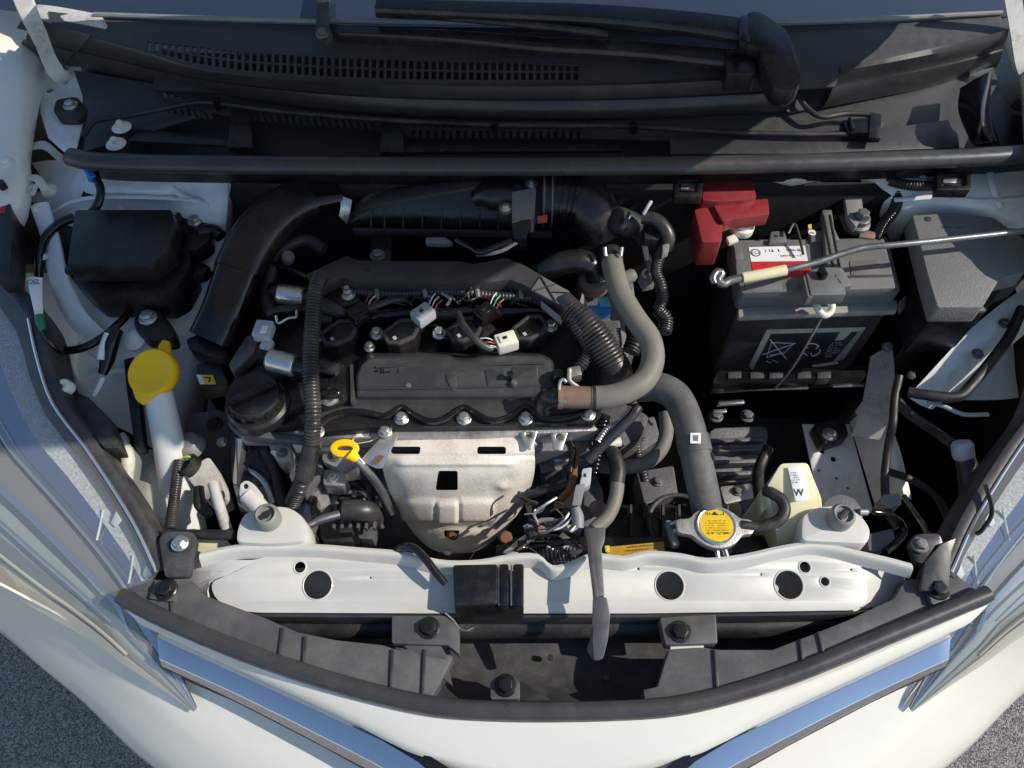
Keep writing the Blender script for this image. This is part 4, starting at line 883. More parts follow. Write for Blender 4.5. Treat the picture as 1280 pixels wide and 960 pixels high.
# corrugated conduits
cd_ = thing('wiring_conduit', 'fat corrugated grey conduit descending from the wiring tray end', 'conduit', V(760, 465, .84))
b = MB(); b.tube(L([(712, 388, .915), (730, 404, .912), (750, 430, .900), (768, 458, .885)]), [.0165, .0205, .0215, .021], 18, 6, (.0052, .07)); b.make('tube', 'conduit', cd_)
b = MB(); b.tube(L([(704, 374, .916), (722, 392, .914)]), [.013, .015], 14, 3); b.make('neck', 'grey_plastic', cd_)
b = MB(); b.tube(L([(764, 452, .888), (772, 466, .878), (770, 478, .865)]), [.022, .0215, .016], 16, 4); b.make('boot', 'grey_plastic', cd_)
b = MB(); b.slab(L([(776, 440, .905), (781, 442, .905), (779, 462, .893), (768, 466, .893)]), .003, .001); b.make('tie', 'black_gloss', cd_)
hose('wiring_conduit', [(716, 396, .92), (722, 412, .915), (732, 426, .905), (736, 440, .895), (730, 452, .888), (722, 460, .882)], .0085, 'conduit', 'thin curved corrugated conduit branching beside the fat one', 'conduit', (.0038, .10))
hose('wiring_conduit', [(400, 345, .925), (394, 365, .925), (391, 400, .915), (388, 440, .905), (389, 480, .895), (391, 520, .880), (388, 560, .845), (378, 600, .81), (366, 628, .77)], .0108, 'conduit', 'long ribbed black conduit running down past the oil filler to the dipstick side', 'conduit', (.0048, .075), 14)
cs2 = thing('conduit_tape', 'black taped joint on the long ribbed conduit below the cover flange', 'tape', V(386, 575, .83))
b = MB(); b.tube(L([(389.5, 556, .853), (387.5, 566, .845), (384, 582, .83), (380, 598, .815)]), [.0112, .0122, .0126, .0122], 14, 4); b.make('tape', 'rubber', cs2)

# ---- oil filler cap
oc = thing('oil_filler_cap', 'round black oil filler cap with a raised grip bar', 'filler cap', V(318, 502, .86))
c = V(320, 500, .872)
b = MB(); b.lathe(c-Vector((0, 0, .02)), (0, 0, 1), [(.044, 0), (.044, .014), (.040, .018), (.040, .020)], 32); b.make('collar', 'black_plastic', oc)
b = MB(); b.lathe(c, (0, 0, 1), [(.0355, 0), (.0365, .004), (.0365, .013), (.034, .0165), (.030, .0155), (.002, .0150)], 36); b.make('disc', 'black_plastic', oc)
m = Matrix.Rotation(.5, 3, 'Z'); b = MB(); b.box(c+Vector((0, 0, .018)), (.062, .010, .008), .5, .003); b.make('grip', 'black_plastic', oc)
for k in range(14):
    a = 2*math.pi*k/14; b = MB(); b.box(c+Vector((math.cos(a)*.0368, math.sin(a)*.0368, .008)), (.004, .005, .009), a, .0008); b.make('knurl', 'black_plastic', oc)
# ---- solenoid valves on the left
def solenoid(cx, cy, z, dr, label, r=.0145):
    t = thing('solenoid_valve', label, 'solenoid', V(cx, cy, z-.04)); p = V(cx, cy, z); d = Vector(dr).normalized()
    b = MB(); b.lathe(p-d*.02, d, [(r*.8, -.004), (r, 0), (r, .034), (r*.9, .037)], 24, .0008); b.make('can', 'steel_bright', t)
    b = MB(); b.lathe(p+d*.017, d, [(r*.75, 0), (r*.6, .014)], 16); b.make('nose', 'black_plastic', t)
    b = MB(); b.box(p-d*.028+Vector((0, 0, .004)), (.016, .018, .016), math.atan2(d.y, d.x), .002); b.make('socket', 'black_gloss', t); return t
solenoid(366, 369, .888, (1, -.12, -.05), 'silver solenoid can behind the valve cover corner')
solenoid(355, 454, .892, (1, -.25, -.05), 'silver solenoid can beside the pale grey plug near the oil filler', .016)
pp = thing('sensor_plug', 'pale grey plug standing beside the silver solenoid and the intake duct', 'plug', V(330, 415, .88))
b = MB(); b.box(V(330, 414, .915), (.024, .026, .018), -.12, .002); pk = b.make('shell', 'pale_grey_plastic', pp)
b = MB(); b.box(V(330, 412, .9245), (.008, .012, .003), -.12, .0006); b.make('latch', 'label_white', pk)
b = MB(); b.box(V(334, 432, .905), (.014, .016, .012), -.3, .002); b.make('neck', 'pale_grey_plastic', pp)
hose('black_pipe', [(333, 393, .91), (345, 388, .91), (365, 386, .908), (385, 383, .90)], .006, 'rubber', 'short black pipe between the plug and the conduit', 'pipe')
b = MB(); b.tube(L([(398, 380, .885), (425, 388, .882), (436, 392, .876)]), [.013, .011, .006], 14, 4); b.make('breather_pipe', 'grey_plastic', label='tapered grey breather pipe end beside the first ignition coil', cat='pipe')
b = MB(); b.tube(L([(394, 396, .875), (416, 401, .872)]), [.008, .007], 12, 3); b.make('breather_pipe', 'grey_plastic', label='thin grey pipe end just below the tapered breather pipe', cat='pipe')
b = MB(); b.tube(L([(394, 456, .880), (422, 462, .878)]), [.011, .009], 12, 3); b.make('breather_pipe', 'grey_plastic', label='short grey pipe end beside the oil filler step', cat='pipe')
hose('loop_wire', [(345, 395, .912), (348, 404, .912), (360, 398, .91), (370, 396, .91), (371, 388, .91)], .002, 'steel_bright', 'small bright wire loop beside the silver solenoid', 'wire', seg=6)
b = MB(); b.lathe(V(360, 324, .905), (.3, -.3, 1), [(.010, 0), (.010, .010), (.008, .013)], 18); b.make('vacuum_cap', 'alu_dark', label='small grey round cap between the intake duct and the wiring tray', cat='cap')
hose('black_pipe', [(342, 330, .90), (360, 336, .90), (385, 346, .905)], .0045, 'black_gloss', 'thin black pipe leading to the wiring tray corner', 'pipe')
hose('black_pipe', [(340, 400, .87), (334, 370, .88), (338, 345, .89), (350, 315, .90), (380, 300, .90), (405, 312, .895)], .010, 'rubber', 'fat dark pipe curving behind the solenoids below the intake duct', 'pipe')
pslab('coil_bracket', [(286, 455), (308, 420), (322, 418), (318, 440), (300, 458), (290, 466)], .872, .02, 'alu_dark', None, .004, .004, label='dull grey cast bracket beside the oil filler below the duct', cat='bracket')
pslab('black_plate', [(245, 455), (275, 452), (285, 480), (250, 486)], .85, .03, 'black_plastic', None, .004, .004, label='black plate carrying a yellow tag beside the duct foot', cat='plate')
tg = thing('yellow_tag', 'small yellow tag with a dark mark on the black plate', 'tag', V(258, 474, .851)); pt = V(259, 474, .8525)
b = MB(); b.slab(L([(245, 468, .8525), (266, 469, .8525), (270, 480, .8525), (250, 480, .8525)]), .001, 0); b.make('sticker', 'yellow_sticker', tg)
b = MB(); b.slab(L([(245, 468, .8528), (251, 468.5, .8528), (256, 480, .8528), (250, 480, .8528)]), .001, 0); b.make('pale_end', 'label_white', tg)
b = MB(); b.box(V(259, 472, .8531), (.008, .002, .0005), 0., 0); b.box(V(262, 475, .8531), (.0022, .008, .0005), 0., 0); b.make('mark', 'ink', tg)

# ---- exhaust heat shield
hs = thing('heat_shield', 'pale sheet metal exhaust heat shield bulging in front of the engine', 'heat shield', V(570, 685, .58))
def hrow(y, z, xl, xr, bul, n=9, dz=0.):
    out = []
    for i in range(n):
        u = i/(n-1); s = math.sin(math.pi*u); p = V(xl+(xr-xl)*u, y, z); out.append(p+Vector((0, -bul*s**.5, -dz*(1-s**.5))))
    return out
rows = [hrow(546, .822, 486, 662, .0, 9), hrow(552, .824, 480, 667, .002, 9, .004), hrow(566, .818, 476, 669, .008, 9, .014), hrow(584, .800, 477, 668, .012, 9, .024), hrow(606, .768, 485, 661, .016, 9, .034), hrow(628, .732, 496, 648, .020, 9, .040), hrow(646, .696, 508, 634, .022, 9, .042), hrow(662, .660, 521, 618, .022, 9, .040), hrow(675, .628, 534, 604, .018, 9, .034), hrow(684, .600, 548, 592, .010, 9, .02), hrow(690, .580, 562, 580, .0, 9)]
# the shield with its openings: cut faces by position
b = MB(); b.sheet(rows, 0, 10)
bmn = b.bm; bmn.faces.ensure_lookup_table()
def proj(p):
    d = p-CAM; t = d.dot(fw); return 640+FPX*d.dot(rt)/t, 480-FPX*d.dot(up)/t
openings = [(488, 524, 559, 567, 3), (598, 634, 559, 568, 3), (546, 575, 590, 612, 2), (556, 574, 662, 672, 4)]
bmn.normal_update()
def emboss(x, y):
    g = lambda t, w: math.exp(-(t/w)**2)
    sm = lambda t, a, c: max(0., min(1., (t-a)/(c-a)))
    h = .0040*g(y-579, 3.2)*sm(x, 492, 504)*(1-sm(x, 634, 646))
    inb = sm(y, 622, 627)*(1-sm(y, 648, 653))
    h += .0042*inb*sm(x, 500, 508)*(1-sm(x, 542, 548)) + .0042*inb*sm(x, 572, 578)*(1-sm(x, 612, 620))
    h += .0065*sm(y, 624, 628)*(1-sm(y, 650, 655))*sm(x, 545, 549)*(1-sm(x, 570, 574))
    h += .0045*g(y-607, 5)*g(x-628, 9) - .0030*g(y-660, 4)*sm(x, 516, 530)*(1-sm(x, 610, 622))
    h -= .0022*g(y-570, 2.0)*sm(x, 482, 492)
    return h
mv = [(v, emboss(*proj(v.co))) for v in bmn.verts]
for v, h in mv: v.co += v.normal*(h if v.normal.z > 0 else -h)
bmesh.ops.solidify(bmn, geom=bmn.faces[:], thickness=.0016)
def on_shield(x, y, lift=.001):                      # nearest point of the shield's own rows
    best = None
    for i in range(len(rows)-1):
        for j in range(len(rows[0])-1):
            for fy in (0, .25, .5, .75):
                for fx in (0, .25, .5, .75):
                    p = rows[i][j].lerp(rows[i][j+1], fx).lerp(rows[i+1][j].lerp(rows[i+1][j+1], fx), fy); q = proj(p); e = (q[0]-x)**2+(q[1]-y)**2
                    if best is None or e < best[0]: best = (e, p)
    return best[1]+Vector((0, -.5, .86))*lift
def cut(b, cutters):
    me = bpy.data.meshes.new('tmp'); b.bm.to_mesh(me); b.bm.free(); o = bpy.data.objects.new('tmp', me); COL.objects.link(o); junk = [o]
    for c in cutters:
        cm = bpy.data.meshes.new('tmp'); c.bm.to_mesh(cm); c.bm.free(); co = bpy.data.objects.new('tmp', cm); COL.objects.link(co); junk.append(co)
        md = o.modifiers.new('b', 'BOOLEAN'); md.operation = 'DIFFERENCE'; md.object = co; md.solver = 'EXACT'
    r = bpy.data.meshes.new_from_object(o.evaluated_get(bpy.context.evaluated_depsgraph_get()))
    for q in junk: bpy.data.objects.remove(q)
    n = MB(); n.add_mesh(r); bpy.data.meshes.remove(r); return n
cutters = []
for x0, x1, y0, y1, _ in openings:
    q = fillet([on_shield(x, y, .0) for x, y in ((x0, y0), (x1, y0), (x1, y1), (x0, y1))], .0035, 4); dn = Vector((0, -.5, .86))
    c_ = MB(); c_.slab([p+dn*.03 for p in q], .06, 0, d=-dn); cutters.append(c_)
b = cut(b, cutters)
b.make('shell', 'heat_shield', hs, ang=60)
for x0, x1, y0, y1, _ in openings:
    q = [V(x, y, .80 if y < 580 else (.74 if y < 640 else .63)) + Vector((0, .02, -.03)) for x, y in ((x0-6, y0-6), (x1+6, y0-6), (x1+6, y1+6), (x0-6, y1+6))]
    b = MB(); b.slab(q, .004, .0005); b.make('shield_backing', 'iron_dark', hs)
b = MB(); b.lathe(on_shield(565, 667, -.012), (0, -.6, .7), [(.010, 0), (.010, .006), (.006, .010)], 10); b.make('rusty_nut', 'rust', hs)
bolt(on_shield(560, 688, .001), .006, hs, (0, -.7, .6))
b = MB(); b.slab([V(484, 546, .823), V(664, 545, .823), V(672, 556, .819), V(474, 556, .819)], .002, .0008); b.make('top_flange', 'zinc', hs)
# exhaust manifold behind the shield
b = MB(); b.slab([Vector((-.24, -.06, .74)), Vector((-.01, -.06, .74)), Vector((-.01, -.10, .72)), Vector((-.24, -.10, .72))], .08, .01); b.make('exhaust_manifold', 'iron_dark', eng)
b = MB(); b.cyl(V(570, 640, .66), V(570, 690, .42), .04, .035); b.make('exhaust_pipe', 'rust', eng)
# lugs on the head
for pts, hole in (([(650, 540), (672, 538), (668, 552), (664, 562), (658, 562)], (661, 543)), ([(688, 541), (710, 540), (706, 552), (702, 564), (692, 562)], (699, 546)), ([(440, 548), (452, 536), (470, 537), (478, 545), (462, 552), (440, 556)], (456, 541))):
    p0 = V(*hole, .832); b = plate(fillet([onplane(x, y, p0, Vector((0, -.3, 1)).normalized()) for x, y in pts], .003), [ring(p0, (0, -.3, 1), .0048)], p0, (0, -.3, 1), .005, .0008); b.make('lifting_lug', 'ivory_plastic' if hole[0] < 500 else 'zinc', eng)
# dipstick
dp = thing('dipstick', 'yellow ring-handled oil dipstick in its dark tube beside the heat shield', 'dipstick', V(440, 590, .66))
b = MB(); c = V(430, 560, .850); P = [c+Vector((.019*math.cos(a), .010*math.sin(a), 0)) for a in [2*math.pi*k/20 for k in range(20)]]
rr = ring(c, (0, -.35, 1), .0195, 24, 1.); rr = [c+Vector(((p-c).x, (p-c).y*.62, (p-c).z)) for p in rr]; inner = [c+Vector(((p-c).x*.55, (p-c).y*.22, (p-c).z*.22)) for p in rr]
b = plate(rr, [inner], c, (0, -.35, 1), .010, .0025); b.make('handle', 'yellow_cap', dp)
b = MB(); b.tube(L([(436, 566, .846), (446, 574, .838)]), [.010, .006], 12, 3); b.make('handle_neck', 'yellow_cap', dp)
b = MB(); b.tube(L([(442, 570, .838), (456, 586, .815), (472, 606, .78), (490, 640, .70)]), .0062, 12, 4); b.make('tube', 'chrome_dull', dp)
b = MB(); b.slab(L([(470, 585, .820), (478, 585, .820), (497, 545, .838), (490, 540, .838), (484, 538, .838), (450, 575, .828)]), .003, .001); bk = b.make('stay_plate', 'zinc', dp)
bolt(V(481, 539, .840), .008, dp)
b = MB(); b.slab(L([(465, 578, .8285), (474, 568, .8325), (480, 570, .8325), (470, 582, .8285)]), .0006, 0); b.make('rust_patch', 'rust', bk)
# ================================================================== FRONT-LEFT OF THE ENGINE: alternator, tensioner, brackets
al = thing('alternator', 'grey cast alternator casing under the conduit beside the heat shield', 'alternator', V(430, 640, .55))
b = MB(); b.lathe(V(452, 632, .66)+Vector((-.06, 0, 0)), (1, 0, 0), [(.050, 0), (.060, .008), (.060, .05), (.056, .07), (.050, .085), (.03, .09)], 28, .002); b.make('body', 'alu_dark', al)
for k in range(6):
    b = MB(); b.box(V(420+k*10, 642, .722), (.004, .05, .012), 0., .001); b.make('cooling_fin', 'alu_dark', al)
pslab('bracket', [(404, 588), (428, 584), (434, 600), (430, 608), (404, 606)], .775, .03, 'alu_cast', al, .004, .004); bolt(V(416, 596, .776), .007, al)
pslab('bracket', [(392, 596), (406, 600), (412, 630), (396, 640), (388, 660), (378, 650), (384, 620)], .74, .03, 'alu_cast', al, .004, .004)
b = MB(); b.tube(L([(430, 638, .745), (448, 638, .745), (462, 640, .735), (470, 650, .70)]), [.016, .016, .015, .012], 14, 4); b.make('elbow', 'grey_plastic', al)
b = MB(); b.tube(L([(384, 658, .76), (400, 650, .762), (424, 643, .756)]), [.006, .006, .007], 10, 4); b.make('stub', 'chrome_dull', al)
pslab('plug', [(386, 618), (396, 620), (396, 640), (388, 645)], .765, .03, 'black_gloss', al)
for y in (618, 632, 660, 672):
    pslab('vent_slot', [(424, y), (440, y-1), (440, y+5), (424, y+6)], .738, .02, 'ink', al, .001)
# cast bracket on the left of the head
cb_ = thing('cast_bracket', 'bright ribbed aluminium bracket under the oil filler flange', 'bracket', V(350, 565, .76))
pslab('base', [(334, 552), (342, 546), (352, 548), (356, 545), (364, 550), (364, 576), (352, 578), (342, 570)], .815, .035, 'alu_cast', cb_, .004, .004)
for y in (549, 556, 563): pslab('rib', [(338, y), (354, y-2), (356, y+1), (338, y+3)], .818, .01, 'alu_cast', cb_, .001)
bolt(V(353, 566, .8155), .006, cb_, m='alu_dark')
pslab('flange_plate', [(364, 545), (388, 544), (390, 560), (366, 558)], .822, .02, 'ivory_plastic', cb_, .002)
pslab('block', [(362, 560), (400, 560), (404, 590), (380, 620), (362, 600)], .78, .1, 'alu_dark', cb_, .006, .006)
# steel post and bracket end
b = MB(); b.cyl(V(302, 545, .80), V(299, 602, .74), .009); b.make('steel_post', 'chrome_dull', label='plain steel rod below the oil filler', cat='rod')
sb = thing('stay_bracket', 'small rounded white bracket with a hole behind the bonnet stop', 'bracket', V(312, 620, .74))
p0 = V(307, 608, .80); n0 = Vector((0, -.45, 1)).normalized()
b = plate(fillet([onplane(x, y, p0, n0) for x, y in ((299, 616), (300, 604), (308, 600), (318, 606), (330, 622), (324, 630), (300, 628))], .006), [ring(p0-Vector((0, 0, 0)), n0, .0035)], p0, n0, .004, .001); b.make('plate', 'white_support', sb)
b = MB(); b.tube(L([(308, 618, .79), (318, 628, .785), (326, 638, .78)]), [.012, .013, .014], 12, 3); b.make('arm', 'white_grimy', sb)
# engine mount dark area left
b = MB(); b.slab(fillet(L([(225, 520, .72), (282, 510, .74), (292, 560, .70), (250, 590, .66)]), .02), .08, .008); em = b.make('engine_mount', 'alu_dark', label='dark cast engine mount beside the washer filler neck', cat='engine mount'); bolt(V(268, 530, .743), .010, em, m='iron_dark'); bolt(V(278, 552, .728), .007, em)
# sensor assembly beside filler neck
sa = thing('pump_housing', 'dirty white cast pump body with a round plug next to the washer neck', 'pump', V(255, 610, .68))
b = MB(); b.slab(fillet(L([(228, 590, .775), (262, 570, .785), (276, 600, .77), (282, 620, .75), (262, 628, .74), (246, 612, .755)]), .008), .05, .006); b.make('body', 'white_grimy', sa)
b = MB(); b.lathe(V(242, 585, .785), (-.5, .1, .8), [(.016, 0), (.017, .012), (.013, .016), (.012, .012), (.002, .011)], 22); b.make('socket', 'rubber', sa)
b = MB(); b.lathe(V(240, 560, .775), (-.2, .1, 1), [(.022, 0), (.022, .01), (.016, .018), (.004, .02)], 22); b.make('dome', 'mid_grey_plastic', sa)
b = MB(); b.tube(L([(266, 605, .785), (274, 632, .79), (284, 664, .79)]), .0075, 12, 4); b.make('pipe', 'white_grimy', sa)
b = MB(); b.tube(L([(248, 610, .765), (250, 630, .765), (262, 645, .76)]), [.008, .009, .006], 12, 4); b.make('hose', 'rubber', sa)
hose('wire', [(224, 577, .79), (232, 571, .80), (240, 572, .80), (246, 576, .798)], .0017, 'wire_yellow', 'thin yellow wire looping into the pump plug', 'wire', seg=6)
hose('wire', [(226, 578, .788), (234, 574, .797), (242, 575, .797)], .0017, 'wire_green', 'thin green wire looping into the pump plug', 'wire', seg=6)
hose('wiring_conduit', [(224, 576, .79), (221, 600, .785), (217, 630, .78), (213, 662, .78)], .0072, 'conduit', 'thin ribbed conduit running down beside the white washer neck', 'conduit', (.0035, .10), 12)
hose('black_pipe', [(205, 668, .800), (240, 668, .800), (292, 669, .800)], .0068, 'rubber', 'straight black pipe behind the front cross beam corner', 'pipe')
b = MB(); b.slab(fillet(L([(242, 676, .785), (282, 672, .785), (290, 684, .78), (270, 690, .775), (246, 690, .775)]), .006), .03, .004); b.make('cream_block', 'cream_plastic', label='cream plastic block behind the cross beam corner', cat='block')
# frame members behind the left headlight
b = MB(); b.sheet([L([(165, 565, .72), (190, 562, .74), (210, 575, .735)]), L([(160, 610, .73), (190, 612, .75), (215, 620, .745)]), L([(170, 650, .745), (190, 655, .76), (215, 660, .76)])], .003, 4); b.make('crash_panel', 'white_grimy', label='grubby white body panel beneath the washer neck', cat='panel')
b = MB(); b.slab(L([(150, 590, .79), (165, 556, .80), (168, 566, .795), (162, 610, .785), (150, 620, .785)]), .03, .003); b.make('lamp_bracket', 'mid_grey_plastic', label='grey plastic bracket at the back of the shaded headlight', cat='bracket')
b = MB(); b.slab(L([(160, 618, .79), (168, 610, .79), (190, 640, .785), (186, 652, .78)]), .01, .001); b.make('black_gap', 'ink', label='narrow black strip painted for the dark gap beside the headlight frame', cat='strip')  # the dark gap is put in as an inky strip
pb_ = thing('bulb_plug', 'white bulb plug behind the shaded headlight', 'plug', V(152, 552, .76))
b = MB(); b.box(V(150, 553, .80), (.022, .018, .02), .4, .002); b.make('shell', 'pale_grey_plastic', pb_); b = MB(); b.tube(L([(155, 560, .80), (160, 575, .795), (158, 600, .79)]), [.010, .010, .009], 10, 3); b.make('boot', 'white_grimy', pb_)
b = MB(); b.sheet([L([(150, 620, .80), (160, 600, .805)]), L([(175, 680, .80), (186, 660, .805)]), L([(193, 720, .795), (200, 706, .80)])], .003, 3); b.make('lamp_edge_panel', 'dusty_plastic', label='dusty grey strip between the shaded headlight and the corner arm', cat='strip')

# ================================================================== WASHER FILLER
wf = thing('washer_filler', 'milky white washer filler neck with a large yellow cap', 'washer filler', V(215, 640, .62))
b = MB(); b.tube(L([(198, 490, .855), (204, 520, .83), (212, 560, .79), (220, 600, .75), (228, 650, .70), (232, 690, .66)]), [.0185, .0195, .021, .024, .030, .034], 20, 5, flat=(1.05, .9)); b.make('neck', 'milky_plastic', wf)
ct = V(191, 466, .872); cn2 = Vector((-.10, -.30, 1)).normalized(); b = MB(); b.lathe(ct-cn2*.010, cn2, [(.034, 0), (.0352, .002), (.0352, .012), (.033, .016), (.030, .0165), (.027, .0152), (.002, .0155)], 40); cap = b.make('cap', 'yellow_cap', wf)
b = MB(); b.slab(fillet(L([(196, 434, .876), (203, 424, .874), (212, 426, .874), (213, 440, .876), (206, 444, .876)]), .004), .008, .002); b.make('hinge_tab', 'yellow_cap', cap)
b = MB(); b.slab(fillet(L([(161, 476, .873), (206, 486, .868), (198, 494, .866), (184, 501, .863), (172, 501, .864)]), .004), .012, .002); b.make('pull_tab', 'yellow_cap', cap)
b = MB(); b.slab(fillet(L([(165, 486, .862), (206, 492, .862), (186, 500, .858), (170, 501, .858)]), .005), .008, .002); b.make('pull_tab', 'yellow_cap', cap)

# ================================================================== LEFT RELAY BOX
def taper_box(pts, z, h, grow, bev=.006, zs=None, r=.004):
    top = fillet(L([(p[0], p[1], p[2] if len(p) > 2 else z) for p in pts]), r); c = sum(top, Vector())/len(top)
    bot = [Vector((c.x+(p.x-c.x)*grow, c.y+(p.y-c.y)*grow, z-h)) for p in top]
    b = MB(); b.slab(top, h, bev, bottom=bot); return b
fb = thing('relay_box', 'black moulded relay box with a chamfered corner on the white strut tower', 'relay box', V(155, 360, .82))
taper_box([(94, 262), (214, 262), (218, 276), (212, 310), (186, 331), (84, 331)], .948, .034, 1.035, .003).make('lid', 'black_plastic', fb)
taper_box([(84, 337), (186, 337), (220, 312), (224, 268), (236, 272), (238, 330), (222, 358), (205, 368), (110, 366), (90, 350)], .903, .06, .97, .004).make('base', 'black_plastic', fb)
pslab('lid_rim', [(80, 333), (187, 333), (216, 311), (220, 264), (226, 266), (223, 316), (190, 341), (80, 340)], .911, .008, 'black_plastic', fb, .002)
b = MB(); b.lathe(V(197, 273, .936), (0, 0, 1), [(.006, 0), (.006, .0006), (.004, .0008)], 16); b.make('moulded_mark', 'grey_plastic', fb)
pslab('latch', [(122, 331), (145, 331), (144, 345), (124, 345)], .913, .02, 'black_gloss', fb, .002, .002)
pslab('mounting_lug', [(216, 268), (232, 260), (250, 262), (262, 278), (262, 300), (245, 312), (226, 310)], .905, .03, 'black_plastic', fb, .004, .006); bolt(V(244, 276, .907), .009, fb)
pslab('mounting_lug', [(225, 330), (250, 326), (262, 332), (254, 342), (228, 346)], .885, .02, 'black_plastic', fb, .003)
hose('tube_end', [(250, 290, .90), (266, 288, .90), (276, 296, .895)], .010, 'black_plastic', 'short black tube end beside the relay box lug', 'tube')
hose('cable', [(114, 205, .97), (120, 222, .965), (126, 238, .955), (122, 256, .945), (112, 268, .935)], .0062, 'black_gloss', 'black cable arching from under the cowl seal to the relay box', 'cable')
b = MB(); b.tube(L([(111, 212, .970), (116, 224, .967)]), .0069, 12, 2); b.make('blue_tape', 'blue_plastic', label='blue tape band on the black cable at the cowl seal', cat='tape')
hose('cable', [(92, 272, .93), (74, 280, .925), (58, 296, .915), (50, 318, .905), (48, 345, .88)], .0068, 'black_gloss', 'black cable leaving the relay box round the white flange', 'cable')
pslab('metal_stop', [(66, 295), (76, 292), (84, 308), (78, 312)], .90, .02, 'black_plastic', None, .002, label='small black metal stop by the white flange below the relay box cable', cat='stop')
# cable loop under the box, with a wrapped sleeve
hose('cable', [(52, 425, .86), (72, 437, .855), (100, 436, .86), (125, 424, .865), (145, 408, .865), (160, 392, .86), (170, 372, .85)], .0060, 'black_gloss', 'black cable sagging across the white inner wing below the relay box', 'cable')
wp = thing('cable_sleeve', 'black sleeve with white printed wrap hanging beside the yellow cap', 'sleeve', V(130, 470, .80))
b = MB(); b.tube(L([(146, 412, .875), (138, 430, .87), (134, 450, .86), (128, 468, .85)]), [.010, .012, .010, .006], 12, 4); b.make('sleeve', 'black_gloss', wp)
b = MB(); b.tube([p+Vector((-.004, -.003, .005)) for p in L([(141, 418, .875), (135, 434, .87), (132, 450, .863)])], .0055, 10, 3); b.make('wrap', 'label_white', wp)
b = MB(); b.tube(L([(129, 472, .852), (122, 486, .845), (117, 494, .84)]), .0035, 8, 3); b.make('tail', 'white_plastic', wp)
# strut bolt with dark bracket near the cap
sp_ = thing('suspension_bracket', 'dark bracket with a bolt on a white stud behind the yellow cap', 'bracket', V(185, 420, .82))
b = MB(); b.slab(fillet(L([(166, 400, .868), (176, 386, .868), (196, 386, .868), (215, 405, .862), (218, 422, .86), (190, 426, .862), (170, 415, .866)]), .008), .03, .004); b.make('plate', 'black_plastic', sp_); bolt(V(185, 397, .869), .011, sp_)
b = MB(); b.lathe(V(172, 428, .84), (0, -.3, 1), [(.016, 0), (.016, .012), (.008, .016)], 18); b.make('boss', 'white_inner', sp_)
pslab('support_strip', [(152, 428), (164, 420), (172, 480), (180, 560), (168, 560), (158, 490)], .80, .02, 'black_plastic', None, .003, label='narrow black support strip running down behind the washer filler', cat='strip')
# white tag with green tape
wt = thing('paper_tag', 'white paper tag with green taped end beside the shaded headlight', 'tag', V(45, 400, .89)); b = MB()
b.sheet([L([(33, 347, .928), (42, 346, .931), (53, 347, .926)]), L([(38, 370, .922), (45, 369, .926), (53, 370, .920)]), L([(44, 396, .912), (48, 396, .914), (54, 395, .911)])], .0008, 3); b.make('tag', 'label_white', wt)
b = MB(); b.tube(L([(49, 394, .914), (51, 404, .909), (54, 414, .904)]), [.0066, .0062, .004], 10, 3); b.make('green_tape', 'green_tape', wt)
text('OSL', V(42, 352.5, .9318), (0, -.25, 1), (1, .06, 0), .011, 'ink_grey', wt)
hose('cable', [(54, 412, .905), (60, 424, .90), (70, 436, .885), (78, 440, .87)], .0035, 'black_gloss', 'thin black lead hanging from the green taped tag', 'cable')
b = MB(); b.lathe(V(81, 483, .872), (0, -.3, 1), [(.010, -.01), (.010, .004), (.0085, .006), (.004, .006), (.003, .004)], 20); b.make('adjuster_cap', 'ivory_plastic', label='small round white adjuster cap behind the shaded headlight', cat='cap')
pslab('lamp_bracket', [(46, 428), (72, 440), (62, 474), (46, 468)], .875, .03, 'dusty_plastic', None, .003, .004, label='flat dark grey bracket plate under the paper tag', cat='bracket')
pslab('lamp_bracket', [(66, 480), (110, 496), (135, 520), (150, 560), (130, 560), (100, 520), (78, 500)], .852, .03, 'rubber', None, .004, .004, label='dark lamp mounting frame below the white adjuster cap', cat='bracket')
pslab('red_reflector_block', [(-10, 246), (12, 244), (15, 300), (12, 345), (-10, 345)], .948, .04, 'black_plastic', None, .004, .004, label='black block with a red mark at the wing edge', cat='block')
b = MB(); b.slab(L([(-4, 258, .9488), (6, 257, .9488), (6, 266, .9488), (-4, 267, .9488)]), .0008, 0); b.make('red_mark', 'red_print', bpy.data.objects['red_reflector_block'])

# ================================================================== INTAKE DUCT
dc = thing('intake_duct', 'curved black plastic air intake duct sweeping from the filter box to the front', 'air duct', V(290, 420, .80))
path = [(425, 242, .93), (384, 250, .935), (352, 266, .935), (324, 293, .93), (303, 328, .918), (290, 362, .905), (278, 394, .893), (262, 426, .878)]
wid = [.026, .029, .031, .032, .0315, .031, .030, .029]; ht_ = [.022, .024, .026, .027, .026, .026, .025, .024]
C = cr(L(path), 5); rings = []
for i, c in enumerate(C):
    tg_ = (C[min(i+1, len(C)-1)]-C[max(0, i-1)]).normalized(); upv = Vector((.30, -.15, 1)); sd_ = tg_.cross(upv).normalized(); uv = sd_.cross(tg_).normalized()
    f = i/5; k = min(int(f), 6); t_ = f-k; w_ = wid[k]*(1-t_)+wid[k+1]*t_; h_ = ht_[k]*(1-t_)+ht_[k+1]*t_
    rg = []
    for a in range(20):
        th_ = 2*math.pi*a/20; cx_, sx_ = math.cos(th_), math.sin(th_); e = .62
        rg.append(c+sd_*(w_*math.copysign(abs(cx_)**e, cx_))+uv*(h_*math.copysign(abs(sx_)**e, sx_)))
    rings.append(rg)
b = MB(); b.loft(rings); b.make('duct', 'black_gloss', dc, ang=55)
